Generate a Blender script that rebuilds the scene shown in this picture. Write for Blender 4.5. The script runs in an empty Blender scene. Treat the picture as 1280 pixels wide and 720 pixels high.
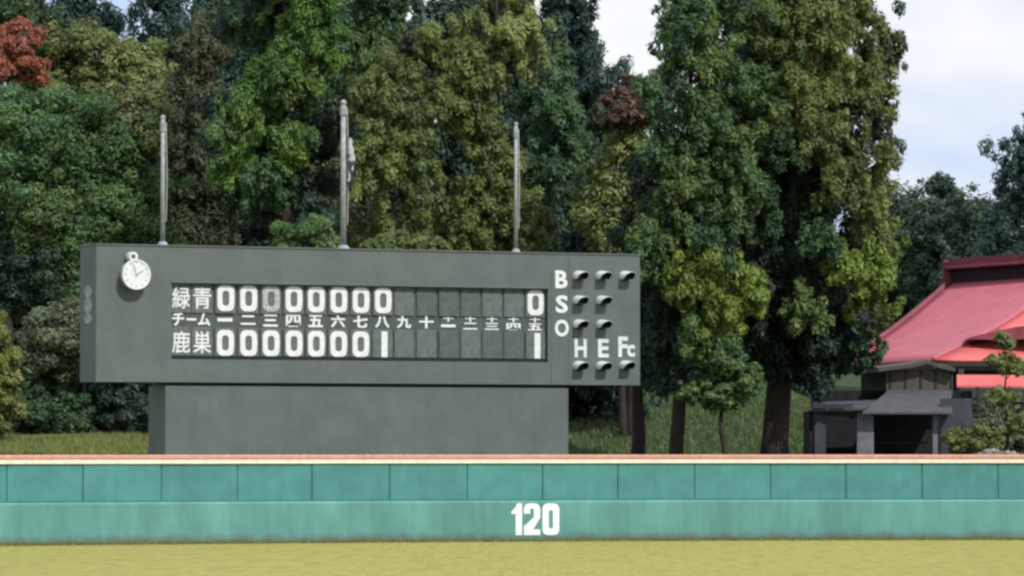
import bpy, bmesh, math
import numpy as np
from mathutils import Vector, Matrix

# ------------------------------------------------------------------ camera, sky, sun, exposure
sc = bpy.context.scene
C = sc.collection
R = math.radians
F = 6175.0                       # focal length in pixels of the 1280 px wide photograph
EYE = 2.5
YH = 560.0                       # pixel row of the horizon
PITCH = math.atan((YH - 360.0) / F)

cam_d = bpy.data.cameras.new('camera')
cam_d.sensor_width = 36.0
cam_d.lens = F / 1280.0 * 36.0
cam_d.clip_start = 0.5
cam_d.clip_end = 8000.0
cam = bpy.data.objects.new('camera', cam_d)
C.objects.link(cam)
cam.location = (0, 0, EYE)
cam.rotation_euler = (math.pi / 2 + PITCH, 0, 0)
sc.camera = cam

SUN_EL = R(46.0)
SUN_AZ = math.atan2(-0.803, 0.596)          # direction towards the sun, from +X
sun_dir = Vector((math.cos(SUN_EL) * math.cos(SUN_AZ), math.cos(SUN_EL) * math.sin(SUN_AZ), math.sin(SUN_EL)))

w = bpy.data.worlds.new('World')
sc.world = w
w.use_nodes = True
nt = w.node_tree
nt.nodes.clear()
def N(tree, typ, **kw):
    n = tree.nodes.new(typ)
    for k, v in kw.items():
        setattr(n, k, v)
    return n
out = N(nt, 'ShaderNodeOutputWorld')
bg = N(nt, 'ShaderNodeBackground')
sky = N(nt, 'ShaderNodeTexSky', sky_type='NISHITA')
sky.sun_disc = False
sky.sun_elevation = SUN_EL
sky.sun_rotation = math.pi / 2 - SUN_AZ
sky.air_density = 1.0
sky.dust_density = 0.4
tc = N(nt, 'ShaderNodeTexCoord')
mp = N(nt, 'ShaderNodeMapping')
mp.inputs['Scale'].default_value = (1.0, 1.0, 2.2)
mp.inputs['Location'].default_value = (0.905, 0.1, 0.305)
nz = N(nt, 'ShaderNodeTexNoise')
nz.inputs['Scale'].default_value = 11.0
nz.inputs['Detail'].default_value = 3.5
nz.inputs['Roughness'].default_value = 0.5
cr = N(nt, 'ShaderNodeValToRGB')
cr.color_ramp.elements[0].position = 0.38
cr.color_ramp.elements[0].color = (0.0, 0.0, 0.0, 1)
cr.color_ramp.elements[1].position = 0.60
cr.color_ramp.elements[1].color = (1, 1, 1, 1)
mx = N(nt, 'ShaderNodeMix', data_type='RGBA')
mx.inputs['B'].default_value = (13.2, 13.3, 13.6, 1)       # bright thin cloud
nt.links.new(tc.outputs['Generated'], mp.inputs['Vector'])
nt.links.new(mp.outputs['Vector'], nz.inputs['Vector'])
nt.links.new(nz.outputs['Fac'], cr.inputs['Fac'])
nt.links.new(cr.outputs['Color'], mx.inputs['Factor'])
veil = N(nt, 'ShaderNodeMix', data_type='RGBA')            # thin even veil of high cloud over the blue
veil.inputs['Factor'].default_value = 0.82
veil.inputs['B'].default_value = (8.6, 10.4, 14.4, 1)
nt.links.new(sky.outputs['Color'], veil.inputs['A'])
nt.links.new(veil.outputs['Result'], mx.inputs['A'])
nt.links.new(mx.outputs['Result'], bg.inputs['Color'])
bg.inputs['Strength'].default_value = 0.1
nt.links.new(bg.outputs['Background'], out.inputs['Surface'])

sun_d = bpy.data.lights.new('sun', 'SUN')
sun_d.energy = 5.0
sun_d.angle = R(0.53)
sun_d.color = (1.0, 0.965, 0.915)
sun = bpy.data.objects.new('sun', sun_d)
C.objects.link(sun)
sun.rotation_euler = (-sun_dir).to_track_quat('-Z', 'Y').to_euler()
sun.location = (40, -40, 60)

vs = sc.view_settings
vs.view_transform = 'Standard'
vs.look = 'None'
vs.exposure = -0.44
vs.gamma = 1.0
vs.use_curve_mapping = False
sc.render.engine = 'CYCLES'
sc.cycles.use_denoising = True
sc.cycles.filter_width = 2.6              # the soft look of a phone's digital zoom
sc.cycles.max_bounces = 6
sc.cycles.diffuse_bounces = 3
sc.cycles.transparent_max_bounces = 4

# ------------------------------------------------------------------ helpers
rng = np.random.default_rng(11)

def P(px, py, Y):
    """world point seen at photograph pixel (px, py) that lies at world depth Y"""
    a, b = (px - 640.0) / F, (360.0 - py) / F
    cp, sp = math.cos(PITCH), math.sin(PITCH)
    dx, dy, dz = a, cp - b * sp, sp + b * cp
    t = Y / dy
    return Vector((dx * t, Y, EYE + dz * t))

def link(o, parent=None):
    C.objects.link(o)
    if parent is not None:
        o.parent = parent
    return o

def obj(name, me, mat=None, parent=None):
    if isinstance(me, bmesh.types.BMesh):
        bm = me
        me = bpy.data.meshes.new(name)
        bm.to_mesh(me)
        bm.free()
    if mat is not None and not me.materials:
        me.materials.append(mat)
    return link(bpy.data.objects.new(name, me), parent)

def tag(o, label, cat, group=None):
    o['label'] = label
    o['category'] = cat
    if group:
        o['group'] = group
    return o

def thing(name, label, cat, loc=(0, 0, 0), rz=0.0, group=None):
    o = bpy.data.objects.new(name, None)
    o.location = loc
    o.rotation_euler = (0, 0, rz)
    o.empty_display_size = 0.3
    link(o)
    return tag(o, label, cat, group)

def struct(o):
    o['kind'] = 'structure'
    return o

def quad(bm, pts):
    return bm.faces.new([bm.verts.new(p) for p in pts])

def box(bm, x0, x1, y0, y1, z0, z1):
    v = [bm.verts.new(p) for p in ((x0, y0, z0), (x1, y0, z0), (x1, y1, z0), (x0, y1, z0),
                                   (x0, y0, z1), (x1, y0, z1), (x1, y1, z1), (x0, y1, z1))]
    for f in ((0, 3, 2, 1), (4, 5, 6, 7), (0, 1, 5, 4), (1, 2, 6, 5), (2, 3, 7, 6), (3, 0, 4, 7)):
        bm.faces.new([v[i] for i in f])

def hexa(bm, p):
    """solid from 8 points: bottom ring then top ring"""
    v = [bm.verts.new(q) for q in p]
    for f in ((0, 3, 2, 1), (4, 5, 6, 7), (0, 1, 5, 4), (1, 2, 6, 5), (2, 3, 7, 6), (3, 0, 4, 7)):
        bm.faces.new([v[i] for i in f])

def bevel(bm, w, seg=1):
    bmesh.ops.bevel(bm, geom=bm.edges[:], offset=w, segments=seg, affect='EDGES', clamp_overlap=True)

def tube(bm, pts, radii, n=10, cap=True):
    rings = []
    for i, (p, r) in enumerate(zip(pts, radii)):
        p = Vector(p)
        a = Vector(pts[max(i - 1, 0)]); b = Vector(pts[min(i + 1, len(pts) - 1)])
        d = (b - a).normalized()
        s = d.cross(Vector((0, 1, 0.01))).normalized()
        t = s.cross(d)
        rings.append([bm.verts.new(p + (s * math.cos(2 * math.pi * k / n) + t * math.sin(2 * math.pi * k / n)) * r) for k in range(n)])
    for a, b in zip(rings, rings[1:]):
        for k in range(n):
            bm.faces.new((a[k], a[(k + 1) % n], b[(k + 1) % n], b[k]))
    if cap:
        bm.faces.new(rings[0][::-1]); bm.faces.new(rings[-1])

def sphere(bm, c, r, u=12, v=8):
    bmesh.ops.create_uvsphere(bm, u_segments=u, v_segments=v, radius=r, matrix=Matrix.Translation(c))

def smooth(o):
    for p in o.data.polygons:
        p.use_smooth = True
    return o

def material(name, col, rough=0.7, var=0.12, scale=3.0, col2=None, bump=0.0, bscale=40.0, stretch=(1, 1, 1), metal=0.0, spec=0.3, lo=0.35, hi=0.7):
    """paint, stone, metal ... : a base colour broken up by two octaves of noise, plus fine relief"""
    m = bpy.data.materials.new(name)
    m.use_nodes = True
    t = m.node_tree
    b = t.nodes['Principled BSDF']
    b.inputs['Roughness'].default_value = rough
    b.inputs['Metallic'].default_value = metal
    b.inputs['Specular IOR Level'].default_value = spec
    co = N(t, 'ShaderNodeTexCoord')
    ma = N(t, 'ShaderNodeMapping')
    ma.inputs['Scale'].default_value = stretch
    n1 = N(t, 'ShaderNodeTexNoise')
    n1.inputs['Scale'].default_value = scale
    n1.inputs['Detail'].default_value = 7
    n1.inputs['Roughness'].default_value = 0.62
    rp = N(t, 'ShaderNodeValToRGB')
    c2 = col2 if col2 else tuple(max(0.0, c * (1 - 2.2 * var)) for c in col)
    rp.color_ramp.elements[0].position = lo
    rp.color_ramp.elements[1].position = hi
    rp.color_ramp.elements[0].color = (*c2, 1)
    rp.color_ramp.elements[1].color = (*[min(1, c * (1 + (var if not col2 else 0))) for c in col], 1)
    t.links.new(co.outputs['Object'], ma.inputs['Vector'])
    t.links.new(ma.outputs['Vector'], n1.inputs['Vector'])
    t.links.new(n1.outputs['Fac'], rp.inputs['Fac'])
    t.links.new(rp.outputs['Color'], b.inputs['Base Color'])
    if bump:
        n2 = N(t, 'ShaderNodeTexNoise')
        n2.inputs['Scale'].default_value = bscale
        n2.inputs['Detail'].default_value = 4
        bu = N(t, 'ShaderNodeBump')
        bu.inputs['Strength'].default_value = bump
        bu.inputs['Distance'].default_value = 0.02
        t.links.new(co.outputs['Object'], n2.inputs['Vector'])
        t.links.new(n2.outputs['Fac'], bu.inputs['Height'])
        t.links.new(bu.outputs['Normal'], b.inputs['Normal'])
    return m

M = {}
M['board'] = material('board_paint', (0.110, 0.135, 0.126), 0.55, 0.07, 0.9, bump=0.15, bscale=6)
M['recess'] = material('recess_paint', (0.075, 0.092, 0.088), 0.7, 0.10, 3)
M['plate'] = material('plate_paint', (0.125, 0.15, 0.14), 0.6, 0.14, 5)
M['plate_dull'] = material('plate_paint_dull', (0.095, 0.118, 0.108), 0.6, 0.14, 5)
M['white'] = material('white_paint', (0.72, 0.75, 0.74), 0.6, 0.08, 6)
M['white_worn'] = material('worn_white_paint', (0.55, 0.58, 0.56), 0.7, 0.10, 14, col2=(0.22, 0.25, 0.24))
M['dim_white'] = material('dim_white_paint', (0.66, 0.69, 0.68), 0.7, 0.10, 7)
M['faded'] = material('faded_white_paint', (0.50, 0.55, 0.55), 0.8, 0.1, 6, col2=(0.16, 0.19, 0.19))
M['galv'] = material('galvanised_metal', (0.33, 0.35, 0.345), 0.6, 0.16, 5, metal=0.1)
M['lens'] = material('dark_lens', (0.02, 0.02, 0.022), 0.25, 0.1, 8, spec=0.5)
M['black'] = material('black_paint', (0.015, 0.015, 0.017), 0.5, 0.1, 8)
M['teal_up'] = material('teal_board_paint', (0.070, 0.246, 0.240), 0.65, 0.08, 1.6, bump=0.12, bscale=9)
M['teal_low'] = None
M['number'] = material('number_paint', (0.80, 0.82, 0.83), 0.6, 0.04, 9)
M['red_cap'] = material('red_rubber', (0.58, 0.30, 0.225), 0.8, 0.10, 7)
M['cream'] = material('cream_rubber', (0.86, 0.74, 0.60), 0.8, 0.08, 5)
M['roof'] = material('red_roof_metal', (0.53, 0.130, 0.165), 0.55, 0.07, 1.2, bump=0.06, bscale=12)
M['roof_sunlit'] = material('sunlit_red_roof_metal', (0.66, 0.145, 0.140), 0.6, 0.08, 1.2)  # same red metal, its colour brightened for the slopes facing the sun
M['ridge'] = material('dark_red_ridge_metal', (0.23, 0.06, 0.075), 0.5, 0.12, 3)
M['vent'] = material('dark_vent', (0.022, 0.009, 0.016), 0.8, 0.1, 3)
M['brown_wall'] = material('weathered_brown_board', (0.098, 0.086, 0.075), 0.85, 0.12, 3, stretch=(4, 4, 0.6))
M['dark_wood'] = material('dark_wood', (0.045, 0.038, 0.034), 0.85, 0.2, 4, stretch=(4, 4, 0.6))
M['grey_roof'] = material('grey_slate_sheet', (0.088, 0.088, 0.092), 0.7, 0.12, 3)
M['post'] = material('pale_grey_post', (0.17, 0.17, 0.19), 0.8, 0.12, 4)
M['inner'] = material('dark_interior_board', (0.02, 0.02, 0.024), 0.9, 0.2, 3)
M['hall_wall'] = material('dusky_blue_grey_wall', (0.06, 0.066, 0.078), 0.85, 0.15, 2)
M['bark'] = material('cedar_bark', (0.055, 0.043, 0.036), 0.95, 0.3, 5, stretch=(5, 5, 0.5), bump=0.6, bscale=14)
M['glass'] = material('dusky_pane', (0.03, 0.035, 0.04), 0.15, 0.1, 3, spec=0.6)
M['flag'] = material('white_flag_cloth', (0.45, 0.45, 0.47), 0.85, 0.05, 5)
M['flag_dark'] = material('dark_blue_flag_cloth', (0.05, 0.045, 0.085), 0.85, 0.1, 5)
M['earth'] = material('bank_earth', (0.06, 0.045, 0.03), 0.95, 0.2, 2)

def add_streaks(m, amount, per_object=0.0):
    """rain streaks running down, and a slight difference of fade from panel to panel"""
    t = m.node_tree
    b = t.nodes['Principled BSDF']
    old = b.inputs['Base Color'].links[0].from_socket
    co = N(t, 'ShaderNodeTexCoord'); ma = N(t, 'ShaderNodeMapping'); ma.inputs['Scale'].default_value = (5, 5, 0.35)
    n = N(t, 'ShaderNodeTexNoise'); n.inputs['Scale'].default_value = 1.3; n.inputs['Detail'].default_value = 6
    r_ = N(t, 'ShaderNodeMapRange'); r_.inputs[1].default_value = .35; r_.inputs[2].default_value = .68
    r_.inputs[3].default_value = 1 - amount; r_.inputs[4].default_value = 1 + amount * .6
    oi = N(t, 'ShaderNodeObjectInfo')
    r2 = N(t, 'ShaderNodeMapRange'); r2.inputs[3].default_value = 1 - per_object; r2.inputs[4].default_value = 1 + per_object
    mu = N(t, 'ShaderNodeMath', operation='MULTIPLY')
    vm = N(t, 'ShaderNodeVectorMath', operation='SCALE')
    L = t.links.new
    L(co.outputs['Object'], ma.inputs['Vector']); L(ma.outputs['Vector'], n.inputs['Vector']); L(n.outputs['Fac'], r_.inputs[0])
    L(oi.outputs['Random'], r2.inputs[0]); L(r_.outputs[0], mu.inputs[0]); L(r2.outputs[0], mu.inputs[1])
    L(old, vm.inputs[0]); L(mu.outputs[0], vm.inputs['Scale']); L(vm.outputs[0], b.inputs['Base Color'])
add_streaks(M['board'], 0.035)
add_streaks(M['teal_up'], 0.04, 0.05)
add_streaks(M['roof'], 0.06)

# lower wall: teal concrete paint with mud splashed up from the turf
def lower_wall_mat():
    m = material('faded_teal_concrete', (0.118, 0.312, 0.275), 0.75, 0.11, 0.8, bump=0.25, bscale=7, stretch=(1, 1, 0.45))
    t = m.node_tree
    b = t.nodes['Principled BSDF']
    old = b.inputs['Base Color'].links[0].from_socket
    co = N(t, 'ShaderNodeTexCoord')
    sx = N(t, 'ShaderNodeSeparateXYZ')
    n = N(t, 'ShaderNodeTexNoise')
    n.inputs['Scale'].default_value = 2.4
    n.inputs['Detail'].default_value = 8
    ad = N(t, 'ShaderNodeMath', operation='MULTIPLY_ADD')
    ad.inputs[1].default_value = 0.34
    rp = N(t, 'ShaderNodeValToRGB')
    rp.color_ramp.elements[0].position = 0.10
    rp.color_ramp.elements[0].color = (1, 1, 1, 1)
    rp.color_ramp.elements[1].position = 0.36
    rp.color_ramp.elements[1].color = (0, 0, 0, 1)
    su = N(t, 'ShaderNodeMath', operation='SUBTRACT')
    su.inputs[1].default_value = 0.06
    mxx = N(t, 'ShaderNodeMix', data_type='RGBA')
    mxx.inputs['B'].default_value = (0.115, 0.10, 0.062, 1)
    t.links.new(co.outputs['Object'], sx.inputs[0])
    t.links.new(co.outputs['Object'], n.inputs['Vector'])
    t.links.new(n.outputs['Fac'], ad.inputs[0])
    t.links.new(sx.outputs['Z'], ad.inputs[2])
    t.links.new(ad.outputs[0], su.inputs[0])
    t.links.new(su.outputs[0], rp.inputs['Fac'])
    t.links.new(rp.outputs['Color'], mxx.inputs['Factor'])
    t.links.new(old, mxx.inputs['A'])
    t.links.new(mxx.outputs['Result'], b.inputs['Base Color'])
    return m
M['teal_low'] = lower_wall_mat()
add_streaks(M['teal_low'], 0.06)

def grass_mat(name, a, b_, c, sc1=0.25, sc2=3.0, stretch=(1, 1, 1)):
    m = bpy.data.materials.new(name)
    m.use_nodes = True
    t = m.node_tree
    p = t.nodes['Principled BSDF']
    p.inputs['Roughness'].default_value = 0.95
    p.inputs['Specular IOR Level'].default_value = 0.1
    co = N(t, 'ShaderNodeTexCoord')
    ma = N(t, 'ShaderNodeMapping')
    ma.inputs['Scale'].default_value = stretch
    n1 = N(t, 'ShaderNodeTexNoise'); n1.inputs['Scale'].default_value = sc1; n1.inputs['Detail'].default_value = 5
    n2 = N(t, 'ShaderNodeTexNoise'); n2.inputs['Scale'].default_value = sc2; n2.inputs['Detail'].default_value = 8
    m1 = N(t, 'ShaderNodeMix', data_type='RGBA'); m1.inputs['A'].default_value = (*a, 1); m1.inputs['B'].default_value = (*b_, 1)
    m2 = N(t, 'ShaderNodeMix', data_type='RGBA'); m2.inputs['B'].default_value = (*c, 1)
    r1 = N(t, 'ShaderNodeMapRange'); r1.inputs[1].default_value = 0.35; r1.inputs[2].default_value = 0.65
    r2 = N(t, 'ShaderNodeMapRange'); r2.inputs[1].default_value = 0.48; r2.inputs[2].default_value = 0.75
    t.links.new(co.outputs['Object'], ma.inputs['Vector'])
    for n in (n1, n2):
        t.links.new(ma.outputs['Vector'], n.inputs['Vector'])
    t.links.new(n1.outputs['Fac'], r1.inputs[0]); t.links.new(r1.outputs[0], m1.inputs['Factor'])
    t.links.new(n2.outputs['Fac'], r2.inputs[0]); t.links.new(r2.outputs[0], m2.inputs['Factor'])
    t.links.new(m1.outputs['Result'], m2.inputs['A'])
    t.links.new(m2.outputs['Result'], p.inputs['Base Color'])
    return m
def fine_turf(m):
    t = m.node_tree
    b = t.nodes['Principled BSDF']
    old = b.inputs['Base Color'].links[0].from_socket
    co = N(t, 'ShaderNodeTexCoord'); ma = N(t, 'ShaderNodeMapping'); ma.inputs['Scale'].default_value = (1, 0.05, 1)
    n = N(t, 'ShaderNodeTexNoise'); n.inputs['Scale'].default_value = 7.0; n.inputs['Detail'].default_value = 5; n.inputs['Roughness'].default_value = .7
    r_ = N(t, 'ShaderNodeMapRange'); r_.inputs[1].default_value = .3; r_.inputs[2].default_value = .7; r_.inputs[3].default_value = .84; r_.inputs[4].default_value = 1.12
    vm = N(t, 'ShaderNodeVectorMath', operation='SCALE')
    L = t.links.new
    L(co.outputs['Object'], ma.inputs['Vector']); L(ma.outputs['Vector'], n.inputs['Vector']); L(n.outputs['Fac'], r_.inputs[0])
    L(old, vm.inputs[0]); L(r_.outputs[0], vm.inputs['Scale']); L(vm.outputs[0], b.inputs['Base Color'])
M['turf'] = grass_mat('dry_outfield_turf', (0.330, 0.310, 0.092), (0.300, 0.288, 0.082), (0.245, 0.240, 0.068), 0.10, 2.2, (1, 0.22, 1))
fine_turf(M['turf'])
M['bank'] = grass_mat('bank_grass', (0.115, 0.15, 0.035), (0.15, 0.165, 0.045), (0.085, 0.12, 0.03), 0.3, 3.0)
def shaded_bank_cover():
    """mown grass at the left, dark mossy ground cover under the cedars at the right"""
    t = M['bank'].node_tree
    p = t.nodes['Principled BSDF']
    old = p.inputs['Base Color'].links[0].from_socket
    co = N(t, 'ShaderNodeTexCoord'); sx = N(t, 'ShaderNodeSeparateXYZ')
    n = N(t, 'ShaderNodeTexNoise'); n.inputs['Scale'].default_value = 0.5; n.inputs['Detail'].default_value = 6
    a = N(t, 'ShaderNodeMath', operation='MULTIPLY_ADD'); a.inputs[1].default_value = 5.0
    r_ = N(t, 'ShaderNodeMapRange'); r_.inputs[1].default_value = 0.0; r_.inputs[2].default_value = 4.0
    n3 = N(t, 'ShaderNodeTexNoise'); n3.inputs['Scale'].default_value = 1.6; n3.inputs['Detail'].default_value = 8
    c3 = N(t, 'ShaderNodeValToRGB')  # mossy tones darkened to carry the trees' shade
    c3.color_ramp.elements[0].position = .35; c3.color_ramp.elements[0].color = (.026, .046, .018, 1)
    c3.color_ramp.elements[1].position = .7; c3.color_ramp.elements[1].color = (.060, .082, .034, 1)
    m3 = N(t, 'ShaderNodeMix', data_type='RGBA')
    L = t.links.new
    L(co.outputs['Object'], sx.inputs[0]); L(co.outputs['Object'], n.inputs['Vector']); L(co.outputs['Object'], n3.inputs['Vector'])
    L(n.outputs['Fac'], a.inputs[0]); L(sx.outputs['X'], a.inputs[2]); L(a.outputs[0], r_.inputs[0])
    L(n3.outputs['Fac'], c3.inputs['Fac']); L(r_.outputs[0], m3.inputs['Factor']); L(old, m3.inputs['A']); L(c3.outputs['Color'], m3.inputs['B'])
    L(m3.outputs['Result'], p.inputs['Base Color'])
shaded_bank_cover()

# foliage: leaf colour, on the cedars with sun and shade painted in, comes from a colour attribute, light passes through the leaf
def leaf_mat():
    m = bpy.data.materials.new('leaf')
    m.use_nodes = True
    t = m.node_tree
    t.nodes.clear()
    o = N(t, 'ShaderNodeOutputMaterial')
    at = N(t, 'ShaderNodeAttribute', attribute_name='leaf_colour')
    d = N(t, 'ShaderNodeBsdfDiffuse')
    tr = N(t, 'ShaderNodeBsdfTranslucent')
    g = N(t, 'ShaderNodeBsdfGlossy')
    g.inputs['Roughness'].default_value = 0.55
    g.inputs['Color'].default_value = (0.6, 0.65, 0.7, 1)
    m1 = N(t, 'ShaderNodeMixShader'); m1.inputs[0].default_value = 0.42
    m2 = N(t, 'ShaderNodeMixShader'); m2.inputs[0].default_value = 0.035
    t.links.new(at.outputs['Color'], d.inputs['Color'])
    t.links.new(at.outputs['Color'], tr.inputs['Color'])
    t.links.new(d.outputs[0], m1.inputs[1]); t.links.new(tr.outputs[0], m1.inputs[2])
    t.links.new(m1.outputs[0], m2.inputs[1]); t.links.new(g.outputs[0], m2.inputs[2])
    t.links.new(m2.outputs[0], o.inputs['Surface'])
    return m
M['leaf'] = leaf_mat()

# ------------------------------------------------------------------ the setting: ground
def fence_Y(x):
    return 132.6 + 0.315 * x - 0.0098 * x * x if -30 <= x <= 30 else (fence_Y(-30) + (x + 30) * 0.9 if x < -30 else fence_Y(30) - (x - 30) * 0.27)

bm = bmesh.new()
S = 3500
quad(bm, ((-S, -S, 0), (S, -S, 0), (S, S, 0), (-S, S, 0)))
struct(obj('outfield_turf', bm, M['turf']))

def sstep(a, b, x):
    t = min(1.0, max(0.0, (x - a) / (b - a)))
    return t * t * (3 - 2 * t)

def ground_z(x, y):
    e = y - fence_Y(max(-30, min(30, x)))
    right = sstep(-2, 4, x)
    zl = 1.55 + 1.32 * sstep(2, 32, e) + 0.02 * max(0, e - 32)
    zr = 1.5 + 0.45 * sstep(2, 18, e) + 2.7 * sstep(31, 62, e) * (1 - 0.8 * sstep(10, 15, x)) + 0.02 * max(0, e - 50)
    far = 12.0 * sstep(75, 260, e) * (0.55 + 0.45 * sstep(-30, 40, x))
    bumps = 0.05 * math.sin(x * 1.1 + y * 0.3) + 0.04 * math.sin(x * 0.37 - y * 0.9)
    return zl * (1 - right) + zr * right + far + bumps

xs = list(np.concatenate([np.linspace(-160, -30, 14), np.linspace(-28, 28, 64), np.linspace(30, 160, 14)]))
es = list(np.concatenate([np.linspace(0.35, 60, 60), np.linspace(63, 120, 12), np.linspace(130, 420, 14)]))
bm = bmesh.new()
grid = []
for e in es:
    row = []
    for x in xs:
        y = fence_Y(x) + e
        row.append(bm.verts.new((x, y, ground_z(x, y))))
    grid.append(row)
for a, b in zip(grid, grid[1:]):
    for i in range(len(xs) - 1):
        bm.faces.new((a[i], a[i + 1], b[i + 1], b[i]))
front = [bm.verts.new((v.co.x, v.co.y, -0.2)) for v in grid[0]]
for i in range(len(xs) - 1):
    bm.faces.new((front[i], front[i + 1], grid[0][i + 1], grid[0][i]))
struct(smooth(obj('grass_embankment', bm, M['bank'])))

# ------------------------------------------------------------------ outfield fence
def on_curve(px):
    """point of the fence's foot line seen in photograph column px"""
    k = (px - 640.0) / F
    x = k * 132
    for _ in range(20):
        x = k * fence_Y(x)
    return x, fence_Y(x)

joints_px = [-376, -280, -184, -88, 9, 104, 202, 297, 390, 487, 584, 678, 772, 868, 963, 1057, 1152, 1247, 1341, 1435, 1529]
J = [on_curve(p) for p in joints_px]
fence = thing('outfield_fence', 'long teal outfield wall with red and cream top rail, marked 120', 'fence', (0, fence_Y(0), 0))
fo = Vector((0, fence_Y(0), 0))
def seg_box(bm, a, b, gap, d0, d1, z0, z1, ch=0.0):
    """box along the fence from joint a to b; d is the distance towards the field, ch chamfers its upper front edge"""
    a = Vector((*a, 0)) - fo; b = Vector((*b, 0)) - fo
    t = (b - a).normalized(); n = Vector((t.y, -t.x, 0))
    a2 = a + t * gap; b2 = b - t * gap
    hexa(bm, [a2 + n * d1 + Vector((0, 0, z0)), b2 + n * d1 + Vector((0, 0, z0)), b2 + n * d0 + Vector((0, 0, z0)), a2 + n * d0 + Vector((0, 0, z0)),
              a2 + n * (d1 - ch) + Vector((0, 0, z1)), b2 + n * (d1 - ch) + Vector((0, 0, z1)), b2 + n * d0 + Vector((0, 0, z1)), a2 + n * d0 + Vector((0, 0, z1))])
Z_LEDGE, Z_TOP = 1.10, 2.09
for a, b in zip(J, J[1:]):
    bm = bmesh.new()
    seg_box(bm, a, b, 0.016, -0.06, 0.0 + rng.uniform(-0.006, 0.006), Z_LEDGE + 0.01, Z_TOP)
    bevel(bm, 0.008)
    obj('upper_panel', bm, M['teal_up'], fence)
for a in J:                                   # posts show dark in the joints between the upper panels
    k = Vector((*a, 0)) - fo
    bm = bmesh.new()
    box(bm, k.x - 0.05, k.x + 0.05, k.y + 0.035, k.y + 0.17, 0, Z_TOP - 0.02)
    obj('post', bm, M['teal_up'], fence)
def rail(name, d0, d1, z0, z1, mat, ch=0.0):
    bm = bmesh.new()
    prev = None
    prof = [(d1, z0), (d1, z1 - ch), (d1 - ch, z1), (d0, z1), (d0, z0)]
    for i, a in enumerate(J):
        A = Vector((*a, 0)) - fo
        p0 = Vector((*J[max(i - 1, 0)], 0)); p1 = Vector((*J[min(i + 1, len(J) - 1)], 0))
        t = (p1 - p0).normalized(); n = Vector((t.y, -t.x, 0))
        ring = [bm.verts.new(A + n * d + Vector((0, 0, z))) for d, z in prof]
        if prev:
            for k in range(len(prof)):
                bm.faces.new((prev[k], prev[(k + 1) % len(prof)], ring[(k + 1) % len(prof)], ring[k]))
        else:
            bm.faces.new(ring[::-1])
        prev = ring
    bm.faces.new(prev)
    bmesh.ops.recalc_face_normals(bm, faces=bm.faces[:])
    return obj(name, bm, mat, fence)
rail('lower_wall', -0.18, 0.10, -0.05, Z_LEDGE, M['teal_low'], 0.06)
rail('cream_rail', -0.13, 0.05, Z_TOP, Z_TOP + 0.125, M['cream'], 0.012)
rail('red_top_rail', -0.15, 0.07, Z_TOP + 0.127, Z_TOP + 0.232, M['red_cap'], 0.035)

# --- block numerals (unit: height 1, outer width w) as polygons, extruded
def extrude_poly(bm, loops, depth):
    """loops: list of convex quads/polys in (x, z); a plate of the given depth towards -Y"""
    for lp in loops:
        f = [bm.verts.new((x, -depth, z)) for x, z in lp]
        b = [bm.verts.new((x, 0, z)) for x, z in lp]
        bm.faces.new(f)
        n = len(lp)
        for i in range(n):
            bm.faces.new((f[i], b[i], b[(i + 1) % n], f[(i + 1) % n]))
    bmesh.ops.recalc_face_normals(bm, faces=bm.faces[:])

def ring0(w, h, s, c=0.28):
    """a zero: outer outline with cut corners and an inner slot"""
    k = c * w
    o = [(-w / 2 + k, -h / 2), (w / 2 - k, -h / 2), (w / 2 - k * .3, -h / 2 + k * .3), (w / 2, -h / 2 + k), (w / 2, h / 2 - k), (w / 2 - k * .3, h / 2 - k * .3), (w / 2 - k, h / 2), (-w / 2 + k, h / 2),
         (-w / 2 + k * .3, h / 2 - k * .3), (-w / 2, h / 2 - k), (-w / 2, -h / 2 + k), (-w / 2 + k * .3, -h / 2 + k * .3)]
    wi, hi = w - 2 * s, h - 2 * s
    ki = min(k * 0.5, wi * .4)
    i_ = [(-wi / 2 + ki, -hi / 2), (wi / 2 - ki, -hi / 2), (wi / 2 - ki * .3, -hi / 2 + ki * .3), (wi / 2, -hi / 2 + ki), (wi / 2, hi / 2 - ki), (wi / 2 - ki * .3, hi / 2 - ki * .3), (wi / 2 - ki, hi / 2), (-wi / 2 + ki, hi / 2),
          (-wi / 2 + ki * .3, hi / 2 - ki * .3), (-wi / 2, hi / 2 - ki), (-wi / 2, -hi / 2 + ki), (-wi / 2 + ki * .3, -hi / 2 + ki * .3)]
    return [[o[j], o[(j + 1) % 12], i_[(j + 1) % 12], i_[j]] for j in range(12)]

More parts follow.
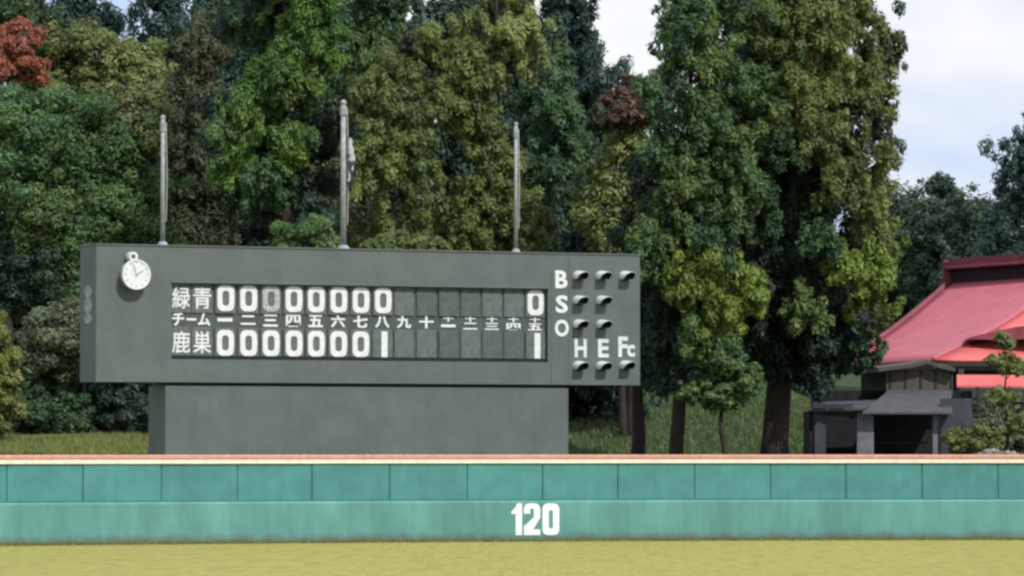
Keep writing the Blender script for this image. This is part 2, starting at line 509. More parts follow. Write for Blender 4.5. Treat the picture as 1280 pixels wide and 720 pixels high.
def numeral(ch, w, h, s):
    if ch == '0':
        return ring0(w, h, s)
    if ch == '1':
        return [[(-s * .5, -h / 2), (s * .5, -h / 2), (s * .5, h / 2), (-s * .5, h / 2)]]
    if ch == '1f':       # with a flag
        return [[(-s * .25, -h / 2), (s * .75, -h / 2), (s * .75, h / 2), (-s * .0, h / 2), (-s * .25, h / 2 - .12 * h)],
                [(-s * .25, h / 2 - .12 * h), (-s * .25, h / 2 - .33 * h), (-s * .95, h / 2 - .33 * h), (-s * .95, h / 2 - .27 * h)]]
    if ch == '2':
        a = w / 2
        return [[(-a, -h / 2), (a, -h / 2), (a, -h / 2 + s * .85), (-a, -h / 2 + s * .85)],
                [(-a, -h / 2 + s * .85), (-a + s * 1.5, -h / 2 + s * .85), (a, .06 * h), (a - s * 1.0, .06 * h), (-a, -h / 2 + s * 1.3)],
                [(a - s, .06 * h), (a, .06 * h), (a, h / 2 - s * .8), (a - s, h / 2 - s * .8)],
                [(-a, h / 2 - s * .8), (a, h / 2 - s * .8), (a - s * .25, h / 2 - s * .2), (a - s * .7, h / 2), (-a + s * .7, h / 2), (-a + s * .25, h / 2 - s * .2)],
                [(-a, h / 2 - s * 1.55), (-a + s, h / 2 - s * 1.55), (-a + s, h / 2 - s * .8), (-a, h / 2 - s * .8)]]

# the distance mark 120 on the lower wall
for ch, px, wpx in (('1f', 645, 18), ('2', 663.5, 21.5), ('0', 687, 22)):
    x, y = on_curve(px)
    bm = bmesh.new()
    extrude_poly(bm, numeral(ch, wpx * y / F, 39.5 * y / F, 8.3 * y / F), 0.012)
    o = obj('distance_numeral', bm, M['number'], fence)
    sl = 0.315 - 0.0196 * x
    nrm = Vector((sl, -1, 0)).normalized()
    o.location = Vector((x, y, P(px, 649, y).z)) - fo + nrm * 0.103
    o.rotation_euler = (0, 0, math.atan(sl))

# ------------------------------------------------------------------ scoreboard
A0 = Vector((-520.0 / F * 138.0, 138.0))
B0 = Vector((160.0 / F * 145.7, 145.7))
U = (B0 - A0).normalized(); ANG = math.atan2(U.y, U.x); WID = (B0 - A0).length
ZB, ZT = 4.35, 8.17
def to_u(px):
    """distance along the board front for photograph column px"""
    k = (px - 640.0) / F
    return (k * A0.y - A0.x) / (U.x - k * U.y)
def uw(px, py):
    u = to_u(px)
    q = A0 + U * u
    z = P(px, py, q.y).z
    s = u / WID                                   # absorb the small tilt between the board's two ends
    zt = P(120, 308, 138).z * (1 - s) + P(800, 318, 145.7).z * s
    zb = P(120, 479, 138).z * (1 - s) + P(800, 480, 145.7).z * s
    return u, (z - zb) / (zt - zb) * (ZT - ZB) + ZB
board = thing('scoreboard', 'large dark grey baseball scoreboard on a grey block above the teal wall', 'scoreboard', (A0.x, A0.y, ground_z(A0.x + 6, A0.y + 3)), ANG)
BZ = board.location.z
DEP = 1.22
# cabinet: a box whose front has a recessed window
u0, w1 = uw(214.5, 355.5); u1, w0 = uw(685, 451)
w1 = uw(450, 357.5)[1]; w0 = uw(450, 451)[1]
RC = 0.17
bm = bmesh.new()
us = [0, u0, u1, WID]; ws = [ZB - BZ, w0 - BZ, w1 - BZ, ZT - BZ]
g = [[bm.verts.new((u, 0, z)) for u in us] for z in ws]
for j in range(3):
    for i in range(3):
        if (i, j) != (1, 1):
            bm.faces.new((g[j][i], g[j][i + 1], g[j + 1][i + 1], g[j + 1][i]))
ins = [g[1][1], g[1][2], g[2][2], g[2][1]]
bk = [bm.verts.new((v.co.x, RC, v.co.z)) for v in ins]
for i in range(4):
    bm.faces.new((ins[i], bk[i], bk[(i + 1) % 4], ins[(i + 1) % 4]))
bm.faces.new(bk)
bb = [bm.verts.new((u, DEP, z)) for u, z in ((0, ws[0]), (WID, ws[0]), (WID, ws[3]), (0, ws[3]))]
bm.faces.new(bb[::-1])
bm.faces.new((g[0][0], g[1][0], g[2][0], g[3][0], bb[3], bb[0]))
bm.faces.new((g[0][3], bb[1], bb[2], g[3][3], g[2][3], g[1][3]))
bm.faces.new((*g[3], bb[2], bb[3]))
bm.faces.new((*g[0][::-1], bb[0], bb[1]))
bmesh.ops.recalc_face_normals(bm, faces=bm.faces[:])
cab = obj('cabinet', bm, M['board'], board)
bm = bmesh.new(); box(bm, u0 + .003, u1 - .003, RC - 0.012, RC - 0.003, w0 - BZ + .003, w1 - BZ - .003)
obj('recess_back', bm, M['recess'], cab)
bm = bmesh.new(); box(bm, -0.03, WID + 0.03, -0.03, DEP + 0.03, ZT - BZ + 0.002, ZT - BZ + 0.045); bevel(bm, .008)
obj('top_flashing', bm, M['board'], cab)
bm = bmesh.new(); box(bm, u0 - .04, u1 + .04, -0.035, 0.0 - .002, w1 - BZ, w1 - BZ + 0.05); bevel(bm, .006)
obj('recess_lip', bm, M['board'], cab)
bm = bmesh.new(); box(bm, u0 + .002, u1 - .002, RC - 0.10, RC - 0.013, w0 - BZ + .004, w0 - BZ + 0.11)
obj('recess_sill', bm, M['black'], cab)
# base block below
ub0, ub1 = to_u(208.5), to_u(712)
bm = bmesh.new(); box(bm, ub0, ub1, 0.09, 1.33, 0 - 0.4, ZB - BZ - 0.10)
obj('base_block', bm, M['board'], board)
bm = bmesh.new(); box(bm, ub0 + .1, ub1 - .1, 0.25, 1.2, ZB - BZ - 0.10, ZB - BZ - 0.002)
obj('base_shadow_neck', bm, M['black'], board)  # neck coloured black to draw the shadow line under the cabinet
# right-hand sheet joint on the cabinet front, thin cover strips
for px in (690, 712):
    uu = to_u(px)
    bm = bmesh.new(); box(bm, uu - .02, uu + .02, -0.012, -0.001, ZB - BZ + .02, ZT - BZ - (.02 if px == 712 else .45))
    obj('cover_strip', bm, M['board'], cab)

def text_mesh(s, size, bold=0.0, depth=0.01):
    cu = bpy.data.curves.new('t', 'FONT')
    cu.body = s
    cu.size = size
    cu.align_x = 'CENTER'; cu.align_y = 'CENTER'
    cu.offset = bold
    cu.extrude = depth / 2
    cu.resolution_u = 3
    o = bpy.data.objects.new('t', cu)
    C.objects.link(o)
    dg = bpy.context.evaluated_depsgraph_get()
    me = bpy.data.meshes.new_from_object(o.evaluated_get(dg))
    bpy.data.objects.remove(o)
    me.materials.clear()
    return me

def fit(me, wd, ht):
    """scale a flat glyph mesh to wd x ht about its centre and stand it upright, facing -Y"""
    co = np.empty(len(me.vertices) * 3); me.vertices.foreach_get('co', co); co = co.reshape(-1, 3)
    lo, hi = co.min(0), co.max(0)
    c = (lo + hi) / 2
    x = (co[:, 0] - c[0]) / max(hi[0] - lo[0], 1e-6) * wd
    z = (co[:, 1] - c[1]) / max(hi[1] - lo[1], 1e-6) * ht
    y = -(co[:, 2] - c[2])
    me.vertices.foreach_set('co', np.stack([x, y, z], 1).ravel())
    me.update()
    return me

PXM = 1 / 43.3
# score plates with their digits
cols = [283.5, 312.5, 340.5, 369, 397, 425, 453, 480.5, 507.5, 535.5, 563, 590.5, 617.5, 644.5, 671.5]
rows = {'top': (375, '0000 0000'.replace(' ', '') + '......' + '0'), 'bottom': (430, '00000001' + '......' + '1')}
bmz = bmesh.new(); extrude_poly(bmz, numeral('0', 0.52, 0.73, 0.155), 0.02)
me_zero = bpy.data.meshes.new('zero'); bmz.to_mesh(me_zero); bmz.free(); me_zero.materials.append(M['white'])
me_zero_worn = me_zero.copy(); me_zero_worn.materials.clear(); me_zero_worn.materials.append(M['white_worn'])
bmz = bmesh.new(); extrude_poly(bmz, numeral('1', 0.5, 0.75, 0.19), 0.02)
me_one = bpy.data.meshes.new('one'); bmz.to_mesh(me_one); bmz.free(); me_one.materials.append(M['white'])
def plate_mesh(wd, ht, mat):
    bm = bmesh.new(); box(bm, -wd / 2, wd / 2, -0.025, 0, -ht / 2, ht / 2); bevel(bm, .006)
    me = bpy.data.meshes.new('plate'); bm.to_mesh(me); bm.free(); me.materials.append(mat)
    return me
plates = [plate_mesh(0.63, 0.86, M['plate']), plate_mesh(0.63, 0.86, M['plate_dull'])]
slope = (uw(671, 378)[1] - uw(283, 375)[1])
for key, (py, s) in rows.items():
    w_mid = uw(480, py + 0.5)[1]
    for i, (px, ch) in enumerate(zip(cols, s)):
        u = to_u(px)
        pl = obj('score_plate', plates[int(ch == '.' and rng.random() < .5)], None, board)
        pl.location = (u, RC - 0.02 - rng.uniform(0, .03), w_mid - BZ)
        if ch != '.':
            me = me_one if ch == '1' else (me_zero_worn if (key == 'top' and i == 2) else me_zero)
            dgt = obj('digit', me, None, pl)
            dgt.location = (0.05 if ch == '1' else 0, -0.026, 0.0)
# inning heads and team names
heads = ['一', '二', '三', '四', '五', '六', '七', '八', '九', '十', '十一', '十二', '十三', '十四', '十五']
wh = uw(480, 402)[1] - BZ
def glyph(name, s, u, wz, wd, ht, mat, y, bold=0.03, parent=board):
    o = obj(name, fit(text_mesh(s, 1.0, bold, 0.014), wd, ht), mat, parent)
    o.location = (u, y, wz)
    return o
YT = RC - 0.025
for px, s in zip(cols, heads):
    u = to_u(px)
    if len(s) == 1:
        hgt = {'一': 0.10, '二': 0.27, '十': 0.36}.get(s, 0.36)
        glyph('inning_heading', s, u, wh, 0.46, hgt, M['white'], YT, 0.035)
    else:
        glyph('inning_heading', s[0], u, wh + 0.115, 0.34, 0.17, M['white'], YT, 0.035)
        glyph('inning_heading', s[1], u, wh - 0.095, 0.46, {'一': .08}.get(s[1], 0.20), M['white'], YT, 0.035)
for px, s, wd, hg in ((225, 'チ', .36, .38), (241.5, 'ー', .30, .07), (257.5, 'ム', .38, .36)):
    glyph('team_heading', s, to_u(px), wh, wd, hg, M['white'], YT, 0.03)
for px, py, s in ((228, 375.5, '緑'), (254.5, 375.5, '青'), (228, 430, '鹿'), (254.5, 430, '巣')):
    u = to_u(px); wz = uw(480, py)[1] - BZ
    pl = obj('name_plate', plates[0], None, board)
    pl.location = (u, RC - 0.025, wz)
    glyph('team_character', s, 0, 0, 0.55, 0.62, M['white'], -0.034, 0.012, pl)
# count lamps: letters and hooded lamps
for s, px, py, wd, hg in (('B', 701.5, 348, .40, .52), ('S', 702, 379, .40, .52), ('O', 702, 409, .46, .50),
                          ('H', 725.5, 434, .40, .54), ('E', 754, 434, .36, .54), ('F', 778.5, 432, .32, .60), ('c', 788.5, 437, .26, .36)):
    u, wz = uw(px, py)
    glyph('count_letter', s, u, wz - BZ, wd, hg, M['white' if s in 'BSO' else 'dim_white'], -0.012, 0.032)
def hood_mesh():
    """tapered half-pipe visor, longest along its top, drooping a little"""
    bm = bmesh.new()
    n = 14
    r0, r1 = 0.215, 0.20
    for rr in (0.0, 0.012):
        ring_a, ring_b = [], []
        for k in range(n + 1):
            th = R(-118 + 236 * k / n)
            L = 0.20 + 0.28 * max(0, math.cos(th * 0.75))
            ring_a.append(bm.verts.new((math.sin(th) * (r0 + rr), 0, math.cos(th) * (r0 + rr))))
            ring_b.append(bm.verts.new((math.sin(th) * (r1 + rr), -L, math.cos(th) * (r1 + rr) - 0.10 * L)))
        for k in range(n):
            fc = bm.faces.new((ring_a[k], ring_a[k + 1], ring_b[k + 1], ring_b[k]))
            fc.material_index = 1 if rr == 0.0 else 0  # inner faces black, so the shade inside the hood is painted
        if rr == 0.0:
            inner = (ring_a, ring_b)
        else:
            for k in range(n):
                bm.faces.new((inner[1][k], inner[1][k + 1], ring_b[k + 1], ring_b[k]))
    bmesh.ops.recalc_face_normals(bm, faces=bm.faces[:])
    me = bpy.data.meshes.new('hood'); bm.to_mesh(me); bm.free()
    me.materials.append(M['white']); me.materials.append(M['black'])
    return me
def lens_mesh():
    bm = bmesh.new()
    prof = [(0.0, -0.075), (0.09, -0.066), (0.16, -0.035), (0.19, 0.0)]
    n = 16
    rings = [[bm.verts.new((math.cos(2 * math.pi * k / n) * r, y, math.sin(2 * math.pi * k / n) * r)) for k in range(n)] for r, y in prof[1:]]
    tip = bm.verts.new((0, prof[0][1], 0))
    for k in range(n):
        bm.faces.new((tip, rings[0][k], rings[0][(k + 1) % n]))
        for a, b in zip(rings, rings[1:]):
            bm.faces.new((a[k], b[k], b[(k + 1) % n], a[(k + 1) % n]))
    bmesh.ops.recalc_face_normals(bm, faces=bm.faces[:])
    me = bpy.data.meshes.new('lens'); bm.to_mesh(me); bm.free(); me.materials.append(M['lens'])
    return me
HM, LM = hood_mesh(), lens_mesh()
for px, py in ((723, 344), (751.5, 344), (781, 344), (723, 375), (752, 375), (723, 405), (752, 405), (723, 457), (752, 457), (781, 456)):
    u, wz = uw(px, py)
    ln = obj('count_lamp', LM, None, board)
    ln.location = (u, -0.003, wz - BZ)
    obj('lamp_hood', HM, None, ln)
    ln.scale = (0.82, 1.0, 0.74)
# dark weathered backing strips behind the two left lamp columns
# faded marks on the left end of the cabinet
for k, (zz, a, b) in enumerate(((6.88, .30, .19), (6.50, .34, .26), (6.12, .30, .17))):
    bm = bmesh.new()
    extrude_poly(bm, [[(math.cos(t * math.pi / 4) * a * (0.8 + 0.25 * rng.random()), math.sin(t * math.pi / 4) * b * (0.8 + 0.25 * rng.random())) for t in range(8)]], 0.006)
    o = obj('faded_mark', bm, M['faded'], board)
    o.location = (-0.002, DEP * 0.5, zz - BZ)
    o.rotation_euler = (0, 0, -math.pi / 2)

# ------------------------------------------------------------------ clock on the board
u, wz = uw(165, 345)
cp = A0 + U * u
clock = thing('wall_clock', 'round white clock with a small ring on top, on the scoreboard corner', 'clock', (cp.x, cp.y, wz), ANG)
def disc(r, y0, y1, n=32, dome=0.0):
    bm = bmesh.new()
    a = [bm.verts.new((math.cos(2 * math.pi * k / n) * r, y0, math.sin(2 * math.pi * k / n) * r)) for k in range(n)]
    b = [bm.verts.new((math.cos(2 * math.pi * k / n) * r, y1, math.sin(2 * math.pi * k / n) * r)) for k in range(n)]
    c = bm.verts.new((0, y1 - dome, 0))
    bm.faces.new(a)
    for k in range(n):
        bm.faces.new((a[k], a[(k + 1) % n], b[(k + 1) % n], b[k]))
        bm.faces.new((c, b[k], b[(k + 1) % n]))
    bmesh.ops.recalc_face_normals(bm, faces=bm.faces[:])
    return bm
def ring(r, w_, y0, y1, n=32):
    bm = bmesh.new()
    L = []
    for rr, y in ((r, y0), (r, y1), (r - w_, y1), (r - w_, y0)):
        L.append([bm.verts.new((math.cos(2 * math.pi * k / n) * rr, y, math.sin(2 * math.pi * k / n) * rr)) for k in range(n)])
    for i in range(4):
        for k in range(n):
            bm.faces.new((L[i][k], L[i][(k + 1) % n], L[(i + 1) % 4][(k + 1) % n], L[(i + 1) % 4][k]))
    bmesh.ops.recalc_face_normals(bm, faces=bm.faces[:])
    return bm
obj('case', disc(0.40, 0.0, -0.30), M['galv'], clock)
obj('face', disc(0.385, -0.302, -0.318), M['white'], clock)
obj('rim', ring(0.425, 0.045, -0.24, -0.335), M['white'], clock)
for ang, ln, wd in ((R(60), .22, .03), (R(-20), .31, .022)):
    bm = bmesh.new()
    box(bm, -wd / 2, wd / 2, -0.330, -0.322, -0.05, ln)
    bmesh.ops.rotate(bm, verts=bm.verts[:], cent=(0, 0, 0), matrix=Matrix.Rotation(ang, 3, 'Y'))
    obj('hand', bm, M['galv'], clock)
for k in range(12):
    bm = bmesh.new()
    box(bm, -.011, .011, -0.327, -0.320, .31, .36)
    bmesh.ops.rotate(bm, verts=bm.verts[:], cent=(0, 0, 0), matrix=Matrix.Rotation(k * math.pi / 6, 3, 'Y'))
    obj('hour_mark', bm, M['galv'], clock)
o = obj('top_ring', ring(0.135, 0.065, -0.05, -0.32, 20), M['white'], clock); o.location = (-0.09, 0, 0.50)
o = obj('top_ring_core', disc(0.075, -0.02, -0.22, 16), M['galv'], clock); o.location = (-0.09, 0, 0.50)

# ------------------------------------------------------------------ flagpoles on the board
def flagpole(px, py_top, r, label, head, depth=0.5):
    k_ = (px - 640.0) / F
    O_ = A0 + Vector((-U.y, U.x)) * depth
    q = O_ + U * ((k_ * O_.y - O_.x) / (U.x - k_ * U.y))
    zt = P(px, py_top, q.y).z
    t = thing('flagpole', label, 'flagpole', (q.x, q.y, ZT + 0.04), ANG, 'flagpoles on the scoreboard roof')
    h = zt - ZT - 0.04
    bm = bmesh.new(); tube(bm, [(0, 0, 0), (0, 0, h * .5), (0, 0, h)], [r, r * .94, r * .82], 14)
    smooth(obj('pole', bm, M['galv'], t))
    bm = bmesh.new(); tube(bm, [(0, 0, 0), (0, 0, .03), (0, 0, .12)], [r * 2.2, r * 2.2, r * 1.3], 14)
    obj('foot_collar', bm, M['galv'], t)
    bm = bmesh.new(); tube(bm, [(0, 0, h - head), (0, 0, h - head * .3), (0, 0, h - head * .2)], [r * 1.25, r * 1.25, r * 1.05], 14)
    obj('pulley_collar', bm, M['galv'], t)
    bm = bmesh.new(); sphere(bm, (0, 0, h + r * .7), r * 1.1)
    smooth(obj('ball_finial', bm, M['galv'], t))
    bm = bmesh.new()
    tube(bm, [(r * 1.5, 0, .7), (r * 1.8, -.02, h * .5), (r * 1.4, 0, h - head * .3)], [.008] * 3, 5)
    obj('halyard', bm, M['white'], t)
    return t, h, r
flagpole(203, 149, 0.068, 'grey flagpole nearest the clock, left end of the scoreboard', .35)
mid, h, r = flagpole(429, 131, 0.085, 'tallest grey flagpole, middle of the scoreboard, with a furled white flag', .3)
flagpole(645, 157, 0.058, 'slender pale flagpole near the right end of the scoreboard', .35)
bm = bmesh.new()
nseg, nr = 14, 9
prev = None
for i in range(nseg + 1):
    z = h - 0.95 - i * 0.09
    rr = 0.05 + 0.05 * math.sin(math.pi * i / nseg) + 0.012 * math.sin(i * 2.1)
    rg = [bm.verts.new((r + rr + .03 + rr * (1 + .25 * math.sin(k * 2.7 + i)) * math.cos(2 * math.pi * k / nr), -0.05 + rr * (1 + .25 * math.cos(k * 3.1 + i)) * math.sin(2 * math.pi * k / nr), z)) for k in range(nr)]
    if prev:
        for k in range(nr):
            bm.faces.new((prev[k], prev[(k + 1) % nr], rg[(k + 1) % nr], rg[k]))
    else:
        bm.faces.new(rg)
    prev = rg
bm.faces.new(prev[::-1])
fl = thing('furled_flag', 'small furled white and dark flag hanging against the middle flagpole', 'flag', mid.location, ANG)
smooth(obj('cloth', bm, M['flag'], fl))
bm = bmesh.new()
tube(bm, [(r + .10, -.05, h - 1.42), (r + .13, -.06, h - 1.75), (r + .10, -.05, h - 2.5)], [.085, .10, .03], 9)
smooth(obj('dark_hem', bm, M['flag_dark'], fl))


# ------------------------------------------------------------------ red-roofed hall at the right
def slab(bm, p, th):
    """four top points (in order) given a thickness straight down"""
    d = Vector((0, 0, -th))
    hexa(bm, [Vector(q) + d for q in p] + [Vector(q) for q in p])
def rel(t, pts):
    return [Vector(q) - t.location for q in pts]
def curved_patch(a0, a1, b0, b1, sag, nu=14, nv=10, th=0.10):
    """roof slope between eave a0-a1 and ridge b0-b1, sagging like a temple roof, with thickness"""
    bm = bmesh.new()
    rows_ = []
    for off in (0, -th):
        gr = []
        for j in range(nv + 1):
            v = j / nv
            row = []
            for i in range(nu + 1):
                q = a0.lerp(a1, i / nu).lerp(b0.lerp(b1, i / nu), v)
                row.append(bm.verts.new((q.x, q.y, q.z - sag * math.sin(math.pi * v) * (1 - 0.25 * v) + off)))
            gr.append(row)
        rows_.append(gr)
    t_, b_ = rows_
    for j in range(nv):
        for i in range(nu):
            bm.faces.new((t_[j][i], t_[j][i + 1], t_[j + 1][i + 1], t_[j + 1][i]))
            bm.faces.new((b_[j][i], b_[j + 1][i], b_[j + 1][i + 1], b_[j][i + 1]))
    for j in range(nv):
        bm.faces.new((t_[j][0], t_[j + 1][0], b_[j + 1][0], b_[j][0]))
        bm.faces.new((t_[j][nu], b_[j][nu], b_[j + 1][nu], t_[j + 1][nu]))
    for i in range(nu):
        bm.faces.new((t_[0][i], b_[0][i], b_[0][i + 1], t_[0][i + 1]))
        bm.faces.new((t_[nv][i], t_[nv][i + 1], b_[nv][i + 1], b_[nv][i]))
    bmesh.ops.recalc_face_normals(bm, faces=bm.faces[:])
    return bm
SAG = 0.25
ZE, ZR = 5.50, 8.70
def atz(px, Y, z):
    return Vector(((px - 640.0) / F * Y, Y, z))
K = atz(1166, 167, ZE); Lc = atz(1046, 179, ZE); Kr = atz(1560, 170, ZE)
Rf = atz(1191, 184, ZR); Rn = atz(1346, 175.5, ZR)
hall = thing('red_roofed_hall', 'hall with a sweeping red hipped metal roof behind the right end of the wall', 'building', (18.5, 174, ground_z(18.5, 174)))
rf = smooth(obj('left_roof_slope', curved_patch(*rel(hall, (K, Lc, Rn, Rf)), SAG), M['roof'], hall))
rf2 = smooth(obj('front_roof_slope', curved_patch(*rel(hall, (K + Vector((.02, -.02, .004)), Kr, Rn + Vector((.02, -.02, .004)), Rn + Vector((1.6, 0.2, .004)))), SAG), M['roof_sunlit'], hall))
# standing seams running up the left slope
for k in range(1, 11):
    f = k / 11
    bm = bmesh.new()
    a = rel(hall, (K.lerp(Lc, f), Rn.lerp(Rf, f)))
    pts = []
    for j in range(9):
        v = j / 8
        q = a[0].lerp(a[1], v); q.z += -SAG * math.sin(math.pi * v) * (1 - .25 * v) + 0.004
        pts.append(q)
    tube(bm, pts, [0.007] * 9, 5)
    obj('roof_seam', bm, M['roof'], rf)
# verge board and hip roll
def roll(a, b, r, mat, name, par, sag=0.25, up=0.05):
    a, b = rel(hall, (a, b))
    pts = []
    for j in range(11):
        v = j / 10
        q = a.lerp(b, v); q.z += -sag * math.sin(math.pi * v) * (1 - .25 * v) + up
        pts.append(q)
    bm = bmesh.new(); tube(bm, pts, [r] * 11, 8)
    return smooth(obj(name, bm, mat, par))
roll(Lc, Rf, 0.13, M['ridge'], 'verge_roll', rf)
roll(K, Rn, 0.06, M['roof'], 'hip_roll', rf2, up=0.02)
# raised ridge box: dark louvred side under a red cap
rd = (Rn - Rf).normalized(); rn = Vector((rd.y, -rd.x, 0))
if rn.x > 0: rn = -rn
def along(a, b, s0, s1, z0, z1):
    return [a - rn * s0, b - rn * s0, b - rn * s1, a - rn * s1], z0, z1
def ridge_box(name, e0, e1, off0, off1, z0, z1, mat, par):
    a = Rf - rd * e0; b = Rn + rd * e1
    pts = [a + rn * off0, b + rn * off0, b + rn * off1, a + rn * off1]
    pts = rel(hall, pts)
    bm = bmesh.new()
    hexa(bm, [p + Vector((0, 0, z0)) for p in pts] + [p + Vector((0, 0, z1)) for p in pts])
    bmesh.ops.recalc_face_normals(bm, faces=bm.faces[:])
    return obj(name, bm, mat, par)
ridge_box('ridge_vent', -0.12, 0, 0.12, -0.35, -0.3, 0.45, M['vent'], hall)
cap = ridge_box('ridge_cap', 0.05, 0.3, 0.30, -0.5, 0.45, 0.72, M['ridge'], hall)
ridge_box('ridge_flashing', 0.02, 0.25, 0.32, -0.2, 0.50, 0.56, M['roof'], cap)
ridge_box('ridge_top_roll', 0.1, 0.3, 0.12, -0.25, 0.72, 0.85, M['ridge'], cap)
bm = bmesh.new()
pts = rel(hall, [Rf - rd * .02 + rn * .34, Rf - rd * .02 - rn * .6, Rf - rd * .20 - rn * .6, Rf - rd * .20 + rn * .34])
hexa(bm, [p + Vector((0, 0, -.45)) for p in pts] + [p + Vector((0, 0, .80)) for p in pts])
bmesh.ops.recalc_face_normals(bm, faces=bm.faces[:])
obj('ridge_end_board', bm, M['ridge'], hall)
# eaves, fascia and walls
def wallseg(name, a, b, z0, z1, th, mat, par, inset=0.0):
    a = Vector(a); b = Vector(b)
    t = (b - a); t.z = 0; t.normalize(); n = Vector((t.y, -t.x, 0))
    pts = [a - n * inset, b - n * inset, b - n * (inset + th), a - n * (inset + th)]
    bm = bmesh.new()
    q = [Vector((p.x, p.y, z0)) - hall.location for p in pts] + [Vector((p.x, p.y, z1)) - hall.location for p in pts]
    hexa(bm, q)
    bmesh.ops.recalc_face_normals(bm, faces=bm.faces[:])
    return obj(name, bm, mat, par)
gz = ground_z(18, 172) - 0.2
wallseg('front_wall', K + Vector((.5, 0, 0)), Kr, gz, ZE - .12, 0.2, M['hall_wall'], hall, 0.6)
wallseg('side_wall', Lc, K, gz, ZE - .12, 0.2, M['hall_wall'], hall, 0.9)
wallseg('front_fascia', K + Vector((.05, 0, 0)), Kr, ZE - .36, ZE - .105, 0.1, M['brown_wall'], hall, 0.0)
wallseg('side_fascia', Lc, K + Vector((.0, .05, 0)), ZE - .34, ZE - .105, 0.1, M['brown_wall'], hall, 0.03)
wallseg('gutter', K + Vector((.15, -.10, 0)), Kr + Vector((0, -.1, 0)), ZE - .24, ZE - .10, 0.085, M['dark_wood'], hall, 0.0)
# lower red pent roof under the eave, its bracket posts
bm = bmesh.new()
a = atz(1196, 166.6, 4.97); b = atz(1560, 169.6, 4.97); c = atz(1560, 168.6, 4.60); d = atz(1196, 165.6, 4.60)
slab(bm, rel(hall, (d, c, b, a)), .07)
bmesh.ops.recalc_face_normals(bm, faces=bm.faces[:])
obj('lower_eave_roof', bm, M['roof_sunlit'], hall)
for px in (1198, 1222, 1262, 1310):
    p = atz(px, 165.75, 0) - hall.location
    bm = bmesh.new(); box(bm, p.x - .05, p.x + .05, p.y - .05, p.y + .05, gz - hall.location.z, 4.55 - hall.location.z)
    obj('veranda_post', bm, M['dark_wood'], hall)
# dark curved gable dormer on the bright front slope
bm = bmesh.new()
top = [atz(px, 168.3, P(px, py, 168.3).z) for px, py in ((1212, 422), (1226, 418), (1246, 414), (1268, 409), (1300, 405), (1345, 409), (1390, 422))]
bot = [atz(px, 168.3, P(px, py, 168.3).z) for px, py in ((1206, 425), (1222, 424), (1246, 425), (1268, 424), (1300, 424), (1345, 424), (1390, 425))]
back = Vector((0.1, 1.7, 0.02))
tv = [bm.verts.new(p - hall.location) for p in top]; bv = [bm.verts.new(p - hall.location) for p in bot]
tb = [bm.verts.new(p - hall.location + back) for p in top]; bb_ = [bm.verts.new(p - hall.location + back) for p in bot]
for i in range(len(tv) - 1):
    bm.faces.new((bv[i], bv[i + 1], tv[i + 1], tv[i]))
    bm.faces.new((tv[i], tv[i + 1], tb[i + 1], tb[i]))
    bm.faces.new((bv[i], bb_[i], bb_[i + 1], bv[i + 1]))
    bm.faces.new((bb_[i], tb[i], tb[i + 1], bb_[i + 1]))
bm.faces.new((bv[0], tv[0], tb[0], bb_[0])); bm.faces.new((bv[-1], bb_[-1], tb[-1], tv[-1]))
bmesh.ops.recalc_face_normals(bm, faces=bm.faces[:])
obj('curved_gable', bm, M['ridge'], hall)
# two dusky windows in the front wall
for px in (1238, 1272):
    p = atz(px, 168.0, 3.55) - hall.location
    bm = bmesh.new(); box(bm, p.x - .42, p.x + .42, p.y - .02, p.y + .06, p.z - .5, p.z + .5)
    wn = obj('window', bm, M['dark_wood'], hall)
    for sx in (-1, 1):
        bm = bmesh.new(); box(bm, p.x + sx * .2 - .17, p.x + sx * .2 + .17, p.y - .03, p.y - .022, p.z - .44, p.z + .44)
        obj('pane', bm, M['glass'], wn)

# ------------------------------------------------------------------ open shed in front of the hall
sg = ground_z(13, 160)
shed = thing('open_shed', 'low dark open-fronted shed with grey lean-to roof and pale posts under cedars', 'shed', (12.0, 160.5, sg - .1))
def sbox(name, px0, px1, Y0, Y1, z0, z1, mat, bev=0.0):
    a = (px0 - 640) / F * Y0; b = (px1 - 640) / F * Y0
    L_ = shed.location
    bm = bmesh.new(); box(bm, a - L_.x, b - L_.x, Y0 - L_.y, Y1 - L_.y, z0 - L_.z, z1 - L_.z)
    if bev: bevel(bm, bev)
    return obj(name, bm, mat, shed)
sbox('post', 1018, 1032, 160.0, 160.35, sg - .3, 3.66, M['hall_wall'], .01)
sbox('post', 1071, 1092, 159.95, 160.35, sg - .3, 3.66, M['post'], .01)
sbox('post', 1165.5, 1172, 160.0, 160.17, sg - .3, 3.66, M['post'], .01)
sbox('side_panel', 1176, 1215, 160.2, 160.4, sg - .3, 4.1, M['hall_wall'])
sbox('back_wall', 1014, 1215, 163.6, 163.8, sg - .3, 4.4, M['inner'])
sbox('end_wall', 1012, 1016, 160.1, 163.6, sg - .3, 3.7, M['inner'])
sbox('lintel', 1016, 1176, 160.02, 160.22, 3.52, 3.68, M['dark_wood'])
sbox('shelf', 1094, 1164, 161.6, 162.4, sg + .75, sg + .81, M['dark_wood'])
L_ = shed.location
bm = bmesh.new()
slab(bm, [v - L_ for v in (atz(1078, 159.5, P(1078, 515, 159.5).z), atz(1190, 159.5, P(1190, 515, 159.5).z), atz(1189, 162.6, P(1189, 487, 162.6).z), atz(1112, 162.6, P(1112, 487, 162.6).z))], .07)
bmesh.ops.recalc_face_normals(bm, faces=bm.faces[:])
obj('lean_to_roof', bm, M['grey_roof'], shed)
bm = bmesh.new()
slab(bm, [v - L_ for v in (atz(1016, 159.7, 3.78), atz(1082, 159.7, 3.78), atz(1112, 162.4, 4.1), atz(1016, 162.4, 4.0))], .07)
bmesh.ops.recalc_face_normals(bm, faces=bm.faces[:])
